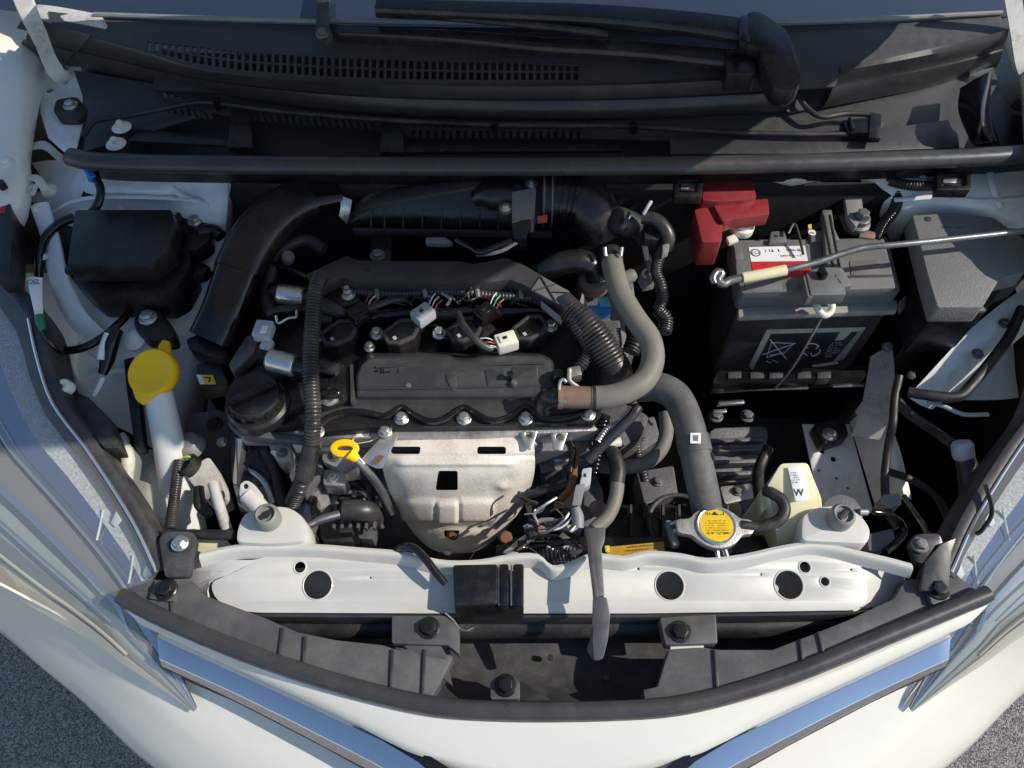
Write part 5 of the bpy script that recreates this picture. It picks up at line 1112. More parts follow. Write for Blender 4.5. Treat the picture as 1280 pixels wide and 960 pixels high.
# raised sleeve on the upper half
rs2 = [[c+(p-c)*1.06 for p in rg] for rg, c in zip(rings[4:23], C[4:23])]; b = MB(); b.loft(rs2); b.make('sleeve', 'black_plastic', dc, ang=55)
pslab('foot', [(232, 424), (246, 418), (284, 436), (282, 446), (264, 446), (236, 436)], .868, .03, 'black_plastic', dc, .004, .005)

# ================================================================== AIR FILTER BOX AND THROTTLE HOSE
ab = thing('air_filter_box', 'black ribbed air filter box under the cowl seal', 'filter box', V(560, 280, .84))
b = MB(); b.sheet([L([(440, 262, .915), (470, 240, .945), (540, 226, .955), (610, 220, .96), (680, 222, .955)]), L([(436, 270, .908), (466, 252, .935), (540, 244, .942), (610, 240, .942), (690, 244, .935)]), L([(438, 282, .895), (470, 278, .905), (540, 278, .905), (610, 280, .905), (690, 284, .90)]), L([(440, 292, .86), (470, 290, .86), (540, 292, .86), (610, 294, .86), (690, 296, .86)])], .004, 4); b.make('cover', 'black_plastic', ab)
b = MB(); b.tube(L([(448, 260, .918), (470, 250, .940), (520, 240, .950), (575, 232, .955), (612, 228, .957)]), [.010, .012, .011, .009, .005], 10, 4, flat=(1.6, .7)); b.make('cover_ridge', 'grey_plastic', ab)
b = MB(); b.tube(L([(592, 250, .942), (610, 244, .948), (640, 246, .945)]), [.010, .022, .024], 14, 5); b.make('outlet_cone', 'black_plastic', ab)
for x in (463, 480, 503, 527, 551, 575, 599, 622):
    b = MB(); b.slab(L([(x, 262, .928), (x+1.6, 262, .928), (x+1.2, 286, .897), (x-.4, 286, .897)]), .012, .0004, d=(0, .5, -.8)); b.make('rib', 'grey_plastic', ab)
b = MB(); b.slab(L([(440, 284, .897), (690, 288, .897), (690, 291, .897), (440, 288, .897)]), .012, .001); b.make('lower_rim', 'grey_plastic', ab)
b = MB(); b.sheet([L([(424, 244, .945), (440, 250, .94)]), L([(426, 256, .935), (438, 262, .93)]), L([(424, 270, .92), (434, 280, .905)])], .0015, 3); b.make('spring_clip', 'zinc', ab)
# mass air sensor
ms = thing('air_flow_sensor', 'grey rectangular air flow sensor on the intake between two silver screws', 'sensor', V(655, 280, .92))
pslab('body', [(640, 240, .968), (670, 234, .968), (668, 272, .955), (640, 278, .955)], .95, .03, 'pebble_plastic', ms, .003, .003)
pslab('socket', [(640, 276, .955), (664, 274, .955), (658, 298, .94), (642, 298, .94)], .94, .025, 'black_gloss', ms, .003, .003)
for x, y in ((664, 230), (632, 260)):
    p = V(x, y, .958); b = MB(); b.lathe(p, (0, 0, 1), [(.010, -.004), (.010, .001)], 16); b.make('ear', 'zinc', ms); bolt(p+Vector((0, 0, .001)), .006, ms)
hose('sensor_wire', [(640, 300, .935), (620, 308, .93), (600, 315, .925), (585, 308, .92), (570, 300, .92)], .005, 'black_gloss', 'dark wiring bundle below the air flow sensor', 'wire')
hose('sensor_wire', [(650, 300, .93), (630, 312, .925), (612, 317, .92), (596, 318, .915)], .0035, 'steel_bright', 'bright foil-wrapped wire below the air flow sensor', 'wire', seg=8)
pslab('wire_clip', [(532, 296), (556, 296), (566, 302), (556, 304), (532, 303)], .91, .01, 'mid_grey_plastic', None, .002, label='grey clip rail below the filter box ribs', cat='clip')
th = thing('throttle_hose', 'black bellows air hose from the filter box to the throttle body', 'air hose', V(710, 290, .84))
b = MB(); b.tube(L([(676, 246, .93), (700, 246, .93), (722, 250, .925), (740, 268, .91), (748, 296, .88)]), [.044, .045, .046, .044, .04], 24, 6); b.make('bellows', 'black_plastic', th)
for x in (706, 715, 722): 
    b = MB(); b.tube(L([(x, 246+(x-700)*.1, .93), (x+3, 246.5+(x-700)*.1, .93)]), .0485, 24, 2); b.make('fold', 'black_gloss', th)
for x in (678, 688):
    b = MB(); b.tube(L([(x, 246, .93), (x+2, 246, .93)]), .0468, 26, 2); b.make('clamp_band', 'alu_dark', th)
pslab('clamp_screw', [(672, 270, .958), (684, 268, .958), (684, 275, .955), (672, 276, .955)], .95, .006, 'wire_red', th, .001)
hose('throttle_pipe', [(678, 340, .90), (700, 330, .915), (725, 327, .918), (742, 335, .91), (746, 350, .895)], [.017, .018, .018, .017, .015], 'black_plastic', 'smooth black pipe curving below the bellows hose', 'pipe', seg=18)
b = MB(); b.slab(fillet(L([(720, 350, .86), (790, 340, .86), (800, 420, .84), (770, 470, .83), (735, 420, .84)]), .02), .12, .01); b.make('throttle_body', 'alu_dark', eng)
b = MB(); b.lathe(V(742, 355, .87), (0, -.3, 1), [(.024, 0), (.024, .02), (.018, .026)], 20); b.make('intake_port', 'hose_rust', eng)
# purge valve with hose
pv = thing('purge_valve', 'dark round purge valve with a hose hooking over and down', 'valve', V(790, 275, .88))
b = MB(); b.lathe(V(784, 276, .93)+Vector((-.01, 0, 0)), (-.75, -.25, .6), [(.020, -.03), (.020, .006), (.017, .010), (.003, .010)], 26); b.make('can', 'grey_plastic', pv)
b = MB(); b.lathe(V(778, 276, .955), (-.75, -.25, .6), [(.005, 0), (.005, .002)], 12); b.make('port', 'black_gloss', pv)
b = MB(); b.tube(L([(802, 272, .95), (818, 274, .95), (830, 284, .945), (836, 298, .935), (832, 312, .92)]), [.0095, .010, .010, .0095, .009], 14, 5); b.make('hose', 'conduit', pv)
pslab('bracket', [(788, 292), (800, 288), (810, 305), (812, 325), (806, 325), (802, 306)], .92, .006, 'grey_plastic', pv, .001)
b = MB(); b.tube(L([(804, 268, .962), (810, 258, .97), (814, 252, .972)]), .0028, 8, 3); b.make('clip', 'pale_grey_plastic', pv)
pslab('connector', [(804, 280), (824, 286), (824, 300), (806, 298)], .935, .02, 'rubber', pv, .003, .003)
hose('wiring_conduit', [(832, 306, .925), (824, 322, .918), (820, 340, .91), (826, 356, .905), (828, 374, .895), (822, 388, .885)], .0082, 'conduit', 'wiggly black conduit hanging below the purge valve', 'conduit', (.004, .07), 12)
pslab('conduit_clip', [(828, 306), (838, 302), (836, 314), (828, 318)], .935, .012, 'mid_grey_plastic', None, .002, label='grey clip on the wiggly conduit', cat='clip')
ws = thing('temperature_sensor', 'small pale sensor plug beside the wiggly conduit', 'sensor', V(810, 350, .86))
b = MB(); b.box(V(808, 352, .885), (.018, .02, .02), .3, .002); b.make('shell', 'mid_grey_plastic', ws); b = MB(); b.box(V(812, 330, .90), (.008, .03, .01), .1, .002); b.make('clip', 'pale_grey_plastic', ws); b = MB(); b.tube(L([(808, 336, .905), (803, 342, .902), (808, 348, .90)]), .002, 6, 3); b.make('loop', 'pale_grey_plastic', ws)
bl = thing('blue_connector', 'bright blue plug under the grey heater hose', 'plug', V(745, 385, .86))
pslab('shell', [(728, 382), (762, 380), (764, 388), (738, 391)], .902, .02, 'blue_plastic', bl, .002); pslab('latch', [(748, 371), (760, 370), (764, 380), (750, 381)], .908, .02, 'cyan_plastic', bl, .002)
b = MB(); b.sheet([L([(728, 366, .91), (734, 378, .905)]), L([(724, 380, .905), (732, 392, .90)])], .003, 2); b.make('pale_bracket', 'mid_grey_plastic', label='pale bracket leaf between the fat conduit and the blue plug', cat='bracket')
pslab('grey_block', [(748, 402), (775, 400), (778, 432), (758, 434)], .865, .03, 'alu_dark', None, .004, .004, label='dull grey block between conduit and heater hose', cat='block')
hose('wiring_conduit', [(822, 386, .885), (832, 400, .875), (830, 416, .87)], .010, 'conduit', 'short stub of braided conduit behind the heater hose bend', 'conduit', (.004, .1), 12)
hose('wiring_conduit', [(792, 408, .87), (794, 424, .868), (788, 440, .862)], .0125, 'rubber', 'braided black conduit between the heater hose and the fat conduit', 'conduit', (.005, .08), 12)
# ================================================================== HOSES
hh = thing('heater_hose', 'thick grey S-shaped heater hose with a rusty brown end on the valve cover', 'hose', V(780, 480, .83))
b = MB(); b.tube(L([(764, 322, .925), (768, 342, .928), (776, 368, .928), (794, 398, .925), (812, 424, .92), (816, 450, .915), (806, 474, .91), (784, 489, .906), (760, 496, .902), (740, 497, .900)]), .0158, 22, 7); b.make('hose', 'hose_grey', hh)
b = MB(); b.tube(L([(741, 497, .900), (720, 496.5, .898), (700, 496, .897)]), .0150, 20, 4); b.make('brown_end', 'hose_rust', hh)
b = MB(); b.tube(L([(744, 497, .900), (740, 497, .900)]), .0163, 20, 2); b.make('band', 'ink', hh)
b = MB(); b.tube(L([(703, 496, .897), (697, 496, .897)]), .0166, 20, 2); cl = b.make('clamp', 'hose_rust', hh)
b = MB(); b.tube(L([(699, 487, .916), (700, 478, .922), (704, 474, .924), (708, 478, .922)]), .0022, 8, 3); b.make('clamp_ear', 'zinc', cl)
b = MB(); b.tube(L([(700, 500, .914), (708, 502, .914)]), .003, 8, 2); b.make('clamp_ear', 'zinc', cl)
b = MB(); b.tube(L([(700, 496, .897), (688, 496, .894), (680, 502, .880), (680, 512, .86)]), [.0135, .0140, .0135, .012], 16, 5); b.make('spigot', 'black_plastic', hh)
b = MB(); b.tube(L([(762, 316, .926), (765, 326, .927)]), .0172, 20, 2); cl = b.make('clamp', 'rubber', hh)
for x in (757, 776):
    b = MB(); b.tube(L([(x, 320, .944), (x+(x-766)*.15, 309, .952)]), .0028, 8, 2); b.make('clamp_ear', 'zinc', cl)
b = MB(); b.lathe(V(784, 347, .92), (1, .3, .4), [(.009, -.01), (.010, .008), (.006, .014)], 14); b.make('side_nipple', 'hose_grey', hh)
rh = thing('radiator_hose', 'thick dark grey radiator hose bending down to the radiator cap', 'hose', V(870, 600, .74))
b = MB(); b.tube(L([(800, 484, .845), (824, 484, .855), (845, 496, .858), (858, 522, .855), (867, 555, .845), (874, 590, .832), (880, 618, .815), (884, 640, .785)]), .0212, 22, 6); b.make('hose', 'hose_dark', rh)
b = MB(); b.tube(L([(865, 546, .8475), (867.5, 556, .8445), (869.5, 566, .8415)]), .0228, 22, 3); bd = b.make('band', 'hose_dark', rh)
b = MB(); b.slab(L([(863, 541, .8725), (876, 541, .8715), (876, 554, .8695), (863, 554, .8705)]), .002, .0003); b.make('label', 'label_white', bd)
b = MB(); b.slab(L([(867, 544, .8729), (873, 544, .8729), (873, 551, .8712), (867, 551, .8712)]), .001, 0); b.make('print', 'ink_grey', bd)
b = MB(); b.tube(L([(888, 566, .852), (892, 572, .85), (888, 576, .845)]), .0025, 6, 3); b.make('tie_tail', 'rubber', bd)
hose('bypass_hose', [(832, 515, .80), (833, 540, .79), (826, 562, .78), (808, 578, .772), (780, 584, .768), (742, 582, .765)], .0105, 'hose_grey', 'mid grey bypass hose curving below the heater hose', seg=16)
hose('coolant_pipe', [(754, 556, .79), (768, 570, .795), (772, 588, .793), (770, 620, .788), (760, 645, .785), (742, 662, .785)], [.010, .0105, .010, .0098, .0098, .0095], 'hose_grey', 'grey hose curling down to the release lever', 'hose', seg=14)
b = MB(); b.tube(L([(754, 556, .7905), (768, 570, .7955), (772.4, 588, .7935), (770.5, 604, .791)]), .0112, 14, 5); b.make('hose_sleeve', 'rubber', label='black protective sleeve on the grey hose above the lever', cat='sleeve')
hose('wiring_conduit', [(798, 508, .86), (790, 520, .855), (770, 540, .84), (752, 558, .825), (735, 576, .81)], .0072, 'grey_plastic', 'straight grey wiring tube slanting down to a white plug', 'conduit', seg=12)
hose('wiring_conduit', [(790, 510, .85), (776, 528, .84), (760, 536, .835), (748, 552, .828)], .005, 'steel_bright', 'foil-wrapped wire beside the slanting wiring tube', 'wire', (.004, .2), 8)
hose('wiring_conduit', [(756, 520, .84), (750, 540, .82), (748, 560, .80), (742, 590, .78)], .008, 'black_gloss', 'black taped wire bundle behind the slanting tube', 'conduit', (.006, .12), 10)
# oxygen sensor plug cluster
ox = thing('oxygen_sensor_plug', 'grey two-piece plug hanging between heat shield and grey hose', 'plug', V(725, 620, .74))
b = MB(); b.slab(fillet(L([(728, 586, .815), (740, 584, .815), (738, 606, .805), (724, 612, .805)]), .003), .016, .003); b.make('upper_shell', 'pale_grey_plastic', ox)
b = MB(); b.slab(fillet(L([(720, 606, .808), (732, 604, .808), (726, 632, .795), (715, 632, .795)]), .003), .018, .003); b.make('lower_shell', 'mid_grey_plastic', ox)
b = MB(); b.box(V(731, 594, .8165), (.004, .005, .002), 0., .0004); b.make('slot', 'ink', ox)
b = MB(); b.tube(L([(719, 634, .795), (722, 645, .79), (722, 660, .785)]), [.006, .0085, .0085], 10, 3); b.make('boot', 'mid_grey_plastic', ox)
rg2 = random.Random(4)
base = [([(712, 640, .79), (705, 650, .79), (690, 662, .785), (668, 672, .78), (650, 686, .77)], .0022, 'chrome_dull', 'dull braided wire trailing from the plug to the exhaust flange'),
        ([(724, 632, .79), (714, 648, .788), (700, 660, .784), (676, 664, .78), (660, 660, .775)], .0015, 'wire_white', 'thin white wire trailing behind the release lever'),
        ([(696, 622, .785), (680, 632, .785), (668, 642, .78), (670, 650, .775), (672, 656, .77)], .0022, 'zinc', 'bent bright bracket wire near the heat shield edge'),
        ([(700, 625, .77), (712, 612, .775), (716, 600, .78), (718, 575, .79), (722, 556, .80)], .0055, 'rust', 'brownish pipe rising along the engine beside the heat shield'),
        ([(660, 618, .76), (690, 612, .765), (712, 604, .77), (718, 590, .775)], .0065, 'rubber', 'dark hose curving out behind the heat shield'),
        ([(640, 690, .76), (660, 684, .765), (690, 680, .765), (720, 676, .77)], .005, 'black_gloss', 'black cable crossing behind the cross beam'),
        ([(684, 684, .775), (696, 690, .778), (708, 684, .778), (722, 690, .775)], .003, 'steel_bright', 'shiny spring wire behind the cross beam'),
        ([(655, 660, .765), (672, 652, .77), (690, 650, .775), (706, 656, .775)], .0035, 'alu_cast', 'dull metal rod across the exhaust flange')]
for pts, r, m, lb in base: hose('wire' if r < .004 else 'pipe', pts, r, m, lb, 'wire' if r < .004 else 'pipe', seg=8)
hose('coil_spring', [(676, 696, .772), (690, 693, .774), (706, 692, .774), (722, 692, .774)], .008, 'alu_dark', 'dark coil spring behind the cross beam beside the lever', 'spring', (.005, .3), 10)
pslab('exhaust_bracket', [(628, 690), (650, 672), (668, 660), (674, 666), (656, 684), (640, 697)], .765, .012, 'alu_cast', None, .002, label='slanting metal bracket below the heat shield corner', cat='bracket')
pslab('exhaust_bracket', [(668, 658), (700, 650), (716, 656), (712, 664), (690, 660), (672, 666)], .765, .012, 'alu_cast', None, .003, label='crumpled bright bracket by the exhaust flange', cat='bracket')
pslab('exhaust_bracket', [(655, 676), (715, 674), (716, 682), (656, 686)], .762, .02, 'iron_dark', None, .003, label='dark flat bracket just behind the cross beam', cat='bracket')
b = MB(); b.lathe(V(632, 672, .755), (0, -.4, 1), [(.010, 0), (.010, .01), (.007, .014)], 8); b.make('rusty_nut', 'rust', label='rusty nut at the foot of the heat shield', cat='nut')
b = MB(); b.lathe(V(676, 662, .775), (0, -.4, 1), [(.006, 0), (.006, .008), (.004, .01)], 8); b.make('copper_nut', 'hose_rust', label='copper-coloured nut on the exhaust bracket', cat='nut')
# block front details right of the shield
pslab('water_pump', [(690, 556), (745, 552), (742, 574), (692, 578)], .775, .05, 'alu_cast', None, .006, .008, label='bright cast water pump housing behind the slanting tube', cat='pump')
pslab('water_outlet', [(700, 570), (760, 566), (800, 548), (812, 520), (770, 500), (740, 520)], .76, .05, 'alu_dark', None, .008, .01, label='dark cast water outlet under the heater hose', cat='housing')
pslab('water_outlet', [(722, 600), (744, 590), (756, 620), (746, 655), (726, 660)], .74, .06, 'alu_dark', None, .008, .012, label='dark cast housing behind the grey two-piece plug', cat='housing')
b = MB(); b.cyl(V(750, 556, .80), V(776, 552, .80), .007); b.make('water_stub', 'ivory_plastic', label='short pale pipe stub beside the black sleeve', cat='pipe')
b = MB(); b.lathe(V(746, 636, .755), (.2, -.5, 1), [(.012, 0), (.012, .01), (.006, .012)], 16); b.make('blanking_plug', 'hose_rust', label='round brownish plug on the dark housing', cat='plug')
# upper hose elbow on the conduit end
ts = thing('thermostat_plug', 'silver wire-clipped sensor beside the brown hose end', 'sensor', V(718, 480, .86))
b = MB(); b.box(V(718, 468, .892), (.018, .016, .018), .2, .003); b.make('shell', 'zinc', ts); b = MB(); b.tube(L([(712, 462, .90), (712, 476, .898), (722, 484, .892)]), .0035, 8, 3); b.make('clip', 'steel_bright', ts); b = MB(); b.lathe(V(698, 470, .884), (0, 0, 1), [(.010, -.02), (.010, .004), (.007, .008)], 16); b.make('nipple', 'black_gloss', ts)

# ================================================================== RADIATOR
rd = thing('radiator', 'dark radiator with metal filler neck just behind the white cross beam', 'radiator', V(800, 690, .40))
b = MB(); b.slab(L([(620, 680, .735), (980, 676, .735), (985, 700, .735), (620, 704, .735)]), .36, .004); b.make('core', 'iron_dark', rd)
b = MB(); b.slab(fillet(L([(640, 672, .745), (980, 668, .745), (984, 690, .745), (640, 694, .745)]), .006), .03, .006); b.make('top_tank', 'black_plastic', rd)
# fan shroud behind
b = MB(); b.slab(L([(700, 630, .60), (930, 626, .60), (936, 676, .60), (700, 680, .60)]), .3, .01); b.make('fan_shroud', 'black_plastic', rd)
b = MB(); b.slab(L([(756, 684, .772), (830, 677, .772), (831, 690, .766), (760, 695, .766)]), .001, 0); yl = b.make('warning_label', 'amber_label', rd)
scribble(V(806, 684, .7728), (0, -.2, 1), (1, .1, 0), .05, .009, 2, 'ink', rd, 'label_print', 9, .5)
b = MB(); b.slab(L([(756, 682, .774), (762, 682, .774), (762, 690, .77), (757, 690, .77)]), .002, .0003); b.make('label_end', 'wire_yellow', rd)
pslab('pipe_clip', [(832, 650), (840, 650), (850, 680), (842, 682)], .79, .015, 'mid_grey_plastic', rd, .002)
b = MB(); b.tube(L([(838, 655, .795), (850, 652, .80), (852, 660, .798), (842, 664, .795)]), .0028, 8, 3); b.make('wire_clip', 'zinc', rd)
b = MB(); b.cyl(V(895, 668, .79), V(895, 690, .74), .020, .022); b.make('filler_neck', 'black_plastic', rd)
b = MB(); b.tube(L([(894, 680, .79), (897, 698, .785)]), .004, 8, 2); b.tube(L([(903, 680, .79), (908, 696, .785)]), .004, 8, 2); b.make('neck_brace', 'chrome_dull', rd)
pc2 = thing('pressure_cap', 'metal radiator cap with two ears and a yellow warning sticker', 'radiator cap', V(894, 660, .79)); c = V(895, 658, .812); n_ = Vector((0, -.12, 1)).normalized()
ox_ = [c+Vector(q) for q in ((-.052, .001, 0), (-.050, .010, 0), (-.034, .012, 0), (-.024, .021, 0), (-.008, .028, 0), (.010, .028, 0), (.024, .021, 0), (.034, .012, 0), (.048, .009, 0), (.051, -.001, 0), (.046, -.010, 0), (.034, -.012, 0), (.024, -.022, 0), (.009, -.029, 0), (-.009, -.029, 0), (-.024, -.021, 0), (-.034, -.012, 0), (-.050, -.008, 0))]
b = MB(); b.slab(cr(ox_, 3, True), .012, .003); b.make('cap', 'alu_cast', pc2)
b = MB(); b.lathe(c+Vector((0, 0, .0005)), (0, 0, 1), [(.0265, 0), (.0265, .002), (.025, .0032), (.0235, .0026), (.002, .0026)], 32); b.make('crown', 'zinc', pc2)
b = MB(); b.lathe(c+Vector((0, 0, .0028)), (0, 0, 1), [(.0222, 0), (.0222, .0008), (.002, .0009)], 32); b.make('sticker', 'yellow_sticker', pc2)
scribble(c+Vector((0, -.002, .0038)), (0, 0, 1), (1, 0, 0), .030, .020, 6, 'amber_label', pc2, 'sticker_print', 5, .5, .0002, .1)
b = MB(); b.slab([c+Vector(q) for q in ((-.005, .0145, .0042), (.005, .0145, .0042), (0, .0195, .0042))], .0006, 0); b.make('warning_triangle', 'ink', pc2)
scribble(c+Vector((0, .0165, .0038)), (0, 0, 1), (1, 0, 0), .026, .005, 1, 'ink', pc2, 'sticker_print', 8, .8, .0002, 0); scribble(c+Vector((0, -.0115, .0038)), (0, 0, 1), (1, 0, 0), .030, .004, 1, 'ink', pc2, 'sticker_print', 2, .8, .0002, 0)
hose('overflow_hose', [(926, 657, .808), (945, 659, .808), (962, 656, .81), (976, 648, .815), (981, 636, .818), (976, 624, .82), (964, 616, .82), (957, 613, .815)], [.0075, .0075, .0085, .0082, .008, .008, .008, .008], 'rubber', 'black overflow hose from the radiator cap to the cream reservoir', seg=14)

# ================================================================== COOLANT RESERVOIR
cv = thing('coolant_reservoir', 'cream translucent coolant reservoir with a white label', 'reservoir', V(985, 650, .62))
tp = [(976, 579, .842), (1010, 578, .842), (1018, 600, .832), (1027, 622, .820), (1030, 650, .80), (1026, 678, .775), (972, 682, .775), (968, 650, .80), (962, 630, .815), (957, 612, .822)]
top = fillet(L(tp), .006); b = MB(); b.slab(top, .15, .006, bottom=[Vector((p.x, p.y+.01, .62)) for p in top]); b.make('tank', 'cream_plastic', cv)
pslab('lug', [(950, 612), (958, 610), (962, 634), (952, 640)], .80, .03, 'cream_plastic', cv, .003, .003)
la = [V(984, 584, .8405), V(1003, 583, .8410), V(1012, 624, .8225), V(994, 627, .8215)]; nl = (la[3]-la[0]).cross(la[1]-la[0]).normalized(); nl = nl if nl.z > 0 else -nl
b = MB(); b.slab([p+nl*.0022 for p in la], .0015, .0002, d=-nl); b.make('label', 'label_white', cv)
ml = sum(la, Vector())/4+nl*.0026
scribble(la[0].lerp(la[2], .33)+nl*.0026, nl, la[1]-la[0], .013, .016, 5, 'ink_grey', cv, 'label_print', 12, .6, .0002, .3)
text('W', la[3].lerp(la[1], .25)+nl*.0026+(la[1]-la[0])*.08, nl, la[1]-la[0], .013, 'ink', cv)
ss = thing('support_stay', 'grey steel disc bracket behind the bonnet stop beside the reservoir', 'bracket', V(1050, 640, .76))
b = MB(); b.slab(fillet(L([(1026, 636), (1034, 622), (1052, 616), (1070, 624), (1080, 640), (1076, 656), (1030, 656)], .80), .01, 5), .006, .002); b.make('plate', 'alu_dark', ss); b = MB(); b.cyl(V(1074, 640, .802), V(1084, 640, .802), .005); b.make('pin', 'zinc', ss)

# ================================================================== BATTERY
bt_ = thing('battery', 'grey car battery with white and red label and a brass terminal post', 'battery', V(1010, 470, .66))
zb = .905
# corners of the lid in the photograph
lid = [(916, 301), (1105, 297), (1122, 360), (926, 366)]
low = [(912, 300), (1112, 296), (1130, 364), (922, 372)]
b = MB(); b.slab(fillet(L(lid, zb), .006), .018, .003); b.make('lid', 'battery_plastic', bt_)
b = MB(); b.slab(fillet(L([(913, 300), (1110, 296), (1126, 364), (924, 370)], zb-.019), .006), .030, .002); b.make('lid_skirt', 'battery_plastic', bt_)
b = MB(); b.slab(fillet(L([(914, 303), (1106, 300), (1118, 378), (924, 386)], zb-.046), .006), .18, .003); b.make('case', 'lamp_black', bt_)
p1, p2, p3, p4 = L([(923, 382), (1122, 374), (1122, 388), (923, 396)], zb-.046)
b = MB(); b.slab([p1, p2, p3, p4], .012, .003); b.make('case_ledge', 'sunlit_ledge_plastic', bt_)
b = MB(); b.slab(L([(1124, 376, zb-.046), (1136, 366, zb-.046), (1138, 376, zb-.06), (1126, 390, zb-.06)]), .010, .002); b.make('case_handle', 'battery_plastic', bt_)
for a in ([(1010, 346), (1118, 343), (1119, 346), (1011, 349)],):
    b = MB(); b.slab(L(a, zb+.0006), .002, .0003); b.make('lid_seam', 'lamp_black', bt_)
for a in ([(1062, 326), (1098, 324), (1100, 342), (1064, 344)], [(920, 330), (930, 330), (932, 350), (922, 352)], [(918, 308), (928, 308), (930, 324), (920, 325)], [(930, 345), (975, 343), (978, 362), (932, 364)]):
    b = MB(); b.slab(fillet(L(a, zb+.0012), .003), .004, .0008); b.make('lid_boss', 'battery_plastic', bt_)
pslab('lid_block', [(964, 289), (982, 288), (984, 302), (962, 303)], zb+.008, .02, 'battery_plastic', bt_, .002)
pslab('lid_block', [(1012, 288), (1044, 286), (1050, 300), (1014, 302)], zb+.006, .02, 'battery_plastic', bt_, .002)
for x, y in ((970, 295), (1042, 293)):
    b = MB(); b.box(V(x, y, zb+.0085), (.005, .004, .001), 0., 0); b.make('lid_hole', 'ink', bt_)
b = MB(); b.lathe(V(1015, 291, zb+.0065), (0, 0, 1), [(.006, 0), (.006, .0008)], 16); b.make('minus_mark', 'label_white', bt_)
b = MB(); b.box(V(1015, 291, zb+.0078), (.006, .0022, .0005), 0., 0); b.make('minus_mark', 'red_print', bt_)
b = MB(); b.slab(L([(1010, 281), (1014, 280), (1015, 285), (1011, 286)], zb+.007), .002, 0); b.make('tag', 'wire_yellow', bt_)
# label on the lid
b = MB(); b.slab(L([(936, 309), (1006, 307), (1010, 326), (939, 327)], zb+.0008), .0006, 0); b.make('label', 'label_white', bt_)
b = MB(); b.slab(L([(939, 327.2), (1010, 326.2), (1012, 333), (940, 334)], zb+.0008), .0006, 0); b.make('label_band', 'red_print', bt_)
b = MB(); b.slab(L([(940, 334.2), (1012, 333.2), (1015, 346), (943, 347)], zb+.0008), .0006, 0); b.make('label_foot', 'red_print', bt_)
b = MB(); b.lathe(V(944.5, 316, zb+.001), (0, 0, 1), [(.0075, 0), (.0075, .0006)], 20); b.make('emblem', 'ink_grey', bt_)
b = MB(); b.lathe(V(944.5, 316, zb+.0017), (0, 0, 1), [(.0055, 0), (.0055, .0003)], 20); b.make('emblem', 'label_white', bt_)
scribble(V(944.5, 316, zb+.0021), (0, 0, 1), (1, 0, 0), .010, .006, 2, 'ink_grey', bt_, 'emblem_print', 3, .7, .0002, 0)
scribble(V(978, 313, zb+.001), (0, 0, 1), (1, .04, 0), .054, .0065, 1, 'ink_grey', bt_, 'label_print', 4, .8, .0003, 0); scribble(V(988, 319.5, zb+.001), (0, 0, 1), (1, .04, 0), .030, .005, 1, 'ink_grey', bt_, 'label_print', 6, .8, .0003, 0)
scribble(V(966, 340, zb+.001), (0, 0, 1), (1, .04, 0), .046, .007, 1, 'label_white', bt_, 'label_print', 7, .9, .0003, 0)
scribble(V(974, 330, zb+.001), (0, 0, 1), (1, .04, 0), .052, .003, 1, 'hose_rust', bt_, 'label_print', 8, .8, .0003, 0)
# terminals
for cx, cy, m2 in ((927, 286, 'zinc'), (1071, 283, 'alu_dark')):
    p = V(cx, cy, zb+.0); b = MB(); b.lathe(p, (0, 0, 1), [(.018, -.004), (.018, .008), (.013, .010), (.013, .020)], 22, .001); b.make('terminal_clamp', 'ivory_plastic' if cx < 1000 else m2, bt_)
    bolt(p+Vector((0, 0, .018)), .011, bt_, m='alu_dark', h=.012)
pslab('clamp_lug', [(908, 296), (918, 292), (924, 300), (912, 304)], zb+.004, .008, 'ivory_plastic', bt_, .002)
pslab('terminal_lug', [(1054, 236), (1076, 238), (1080, 270), (1070, 284), (1060, 270)], zb+.02, .012, 'mid_grey_plastic', bt_, .003, .004)
pslab('terminal_lug', [(1076, 286), (1096, 290), (1094, 298), (1074, 296)], zb+.004, .008, 'hose_rust', bt_, .002)
# front face sticker
ff = V(930, 400, .84); fa, fb2 = L([(923, 387), (1119, 379)], zb-.05); fdir = Vector((0, -1, .0)); fn = Vector((-(fb2-fa).y, (fb2-fa).x, 0)).normalized(); fn = fn if fn.y < 0 else -fn
def onf(x, y, lift=.001): return onplane(x, y, fa+fn*.0, fn)+fn*lift
def stick(pts, m, name, th=.0006, lift=.001):
    b = MB(); b.slab([onf(x, y, lift) for x, y in pts], th, 0, d=-fn); return b.make(name, m, bt_)
stick([(958, 412), (1082, 409), (1060, 447), (938, 455)], 'lamp_black', 'sticker', lift=.0012)
stick([(958, 411), (1082, 408), (1077, 413), (962, 416)], 'label_peel', 'sticker_frame', lift=.0020)
stick([(958, 411), (963, 416), (947, 448), (940, 461), (936, 455)], 'label_peel', 'sticker_frame', lift=.0026)
stick([(1082, 408), (1074, 412), (1040, 452), (1054, 448)], 'lamp_pale', 'sticker_frame', lift=.0020)
stick([(964, 415), (1066, 412), (1054, 424), (1020, 427), (985, 426), (966, 422)], 'label_peel', 'sticker_band', lift=.0015)
stick([(1014, 455), (1046, 450), (1048, 453), (1016, 458)], 'label_white', 'sticker_curl', lift=.003)
def fline(pts, r=.0007, m='label_white', nm='symbol'):
    b = MB(); b.tube([onf(x, y, .002) for x, y in pts], r, 5, 1); b.make(nm, m, bt_)
fline([(962, 423), (982, 447)], .001); fline([(953, 442), (994, 428)]); fline([(964, 426), (958, 446)]); fline([(958, 446), (976, 440)]); fline([(966, 427), (992, 428), (980, 440), (962, 443)]); fline([(958, 450), (962, 453), (966, 449), (972, 452)])
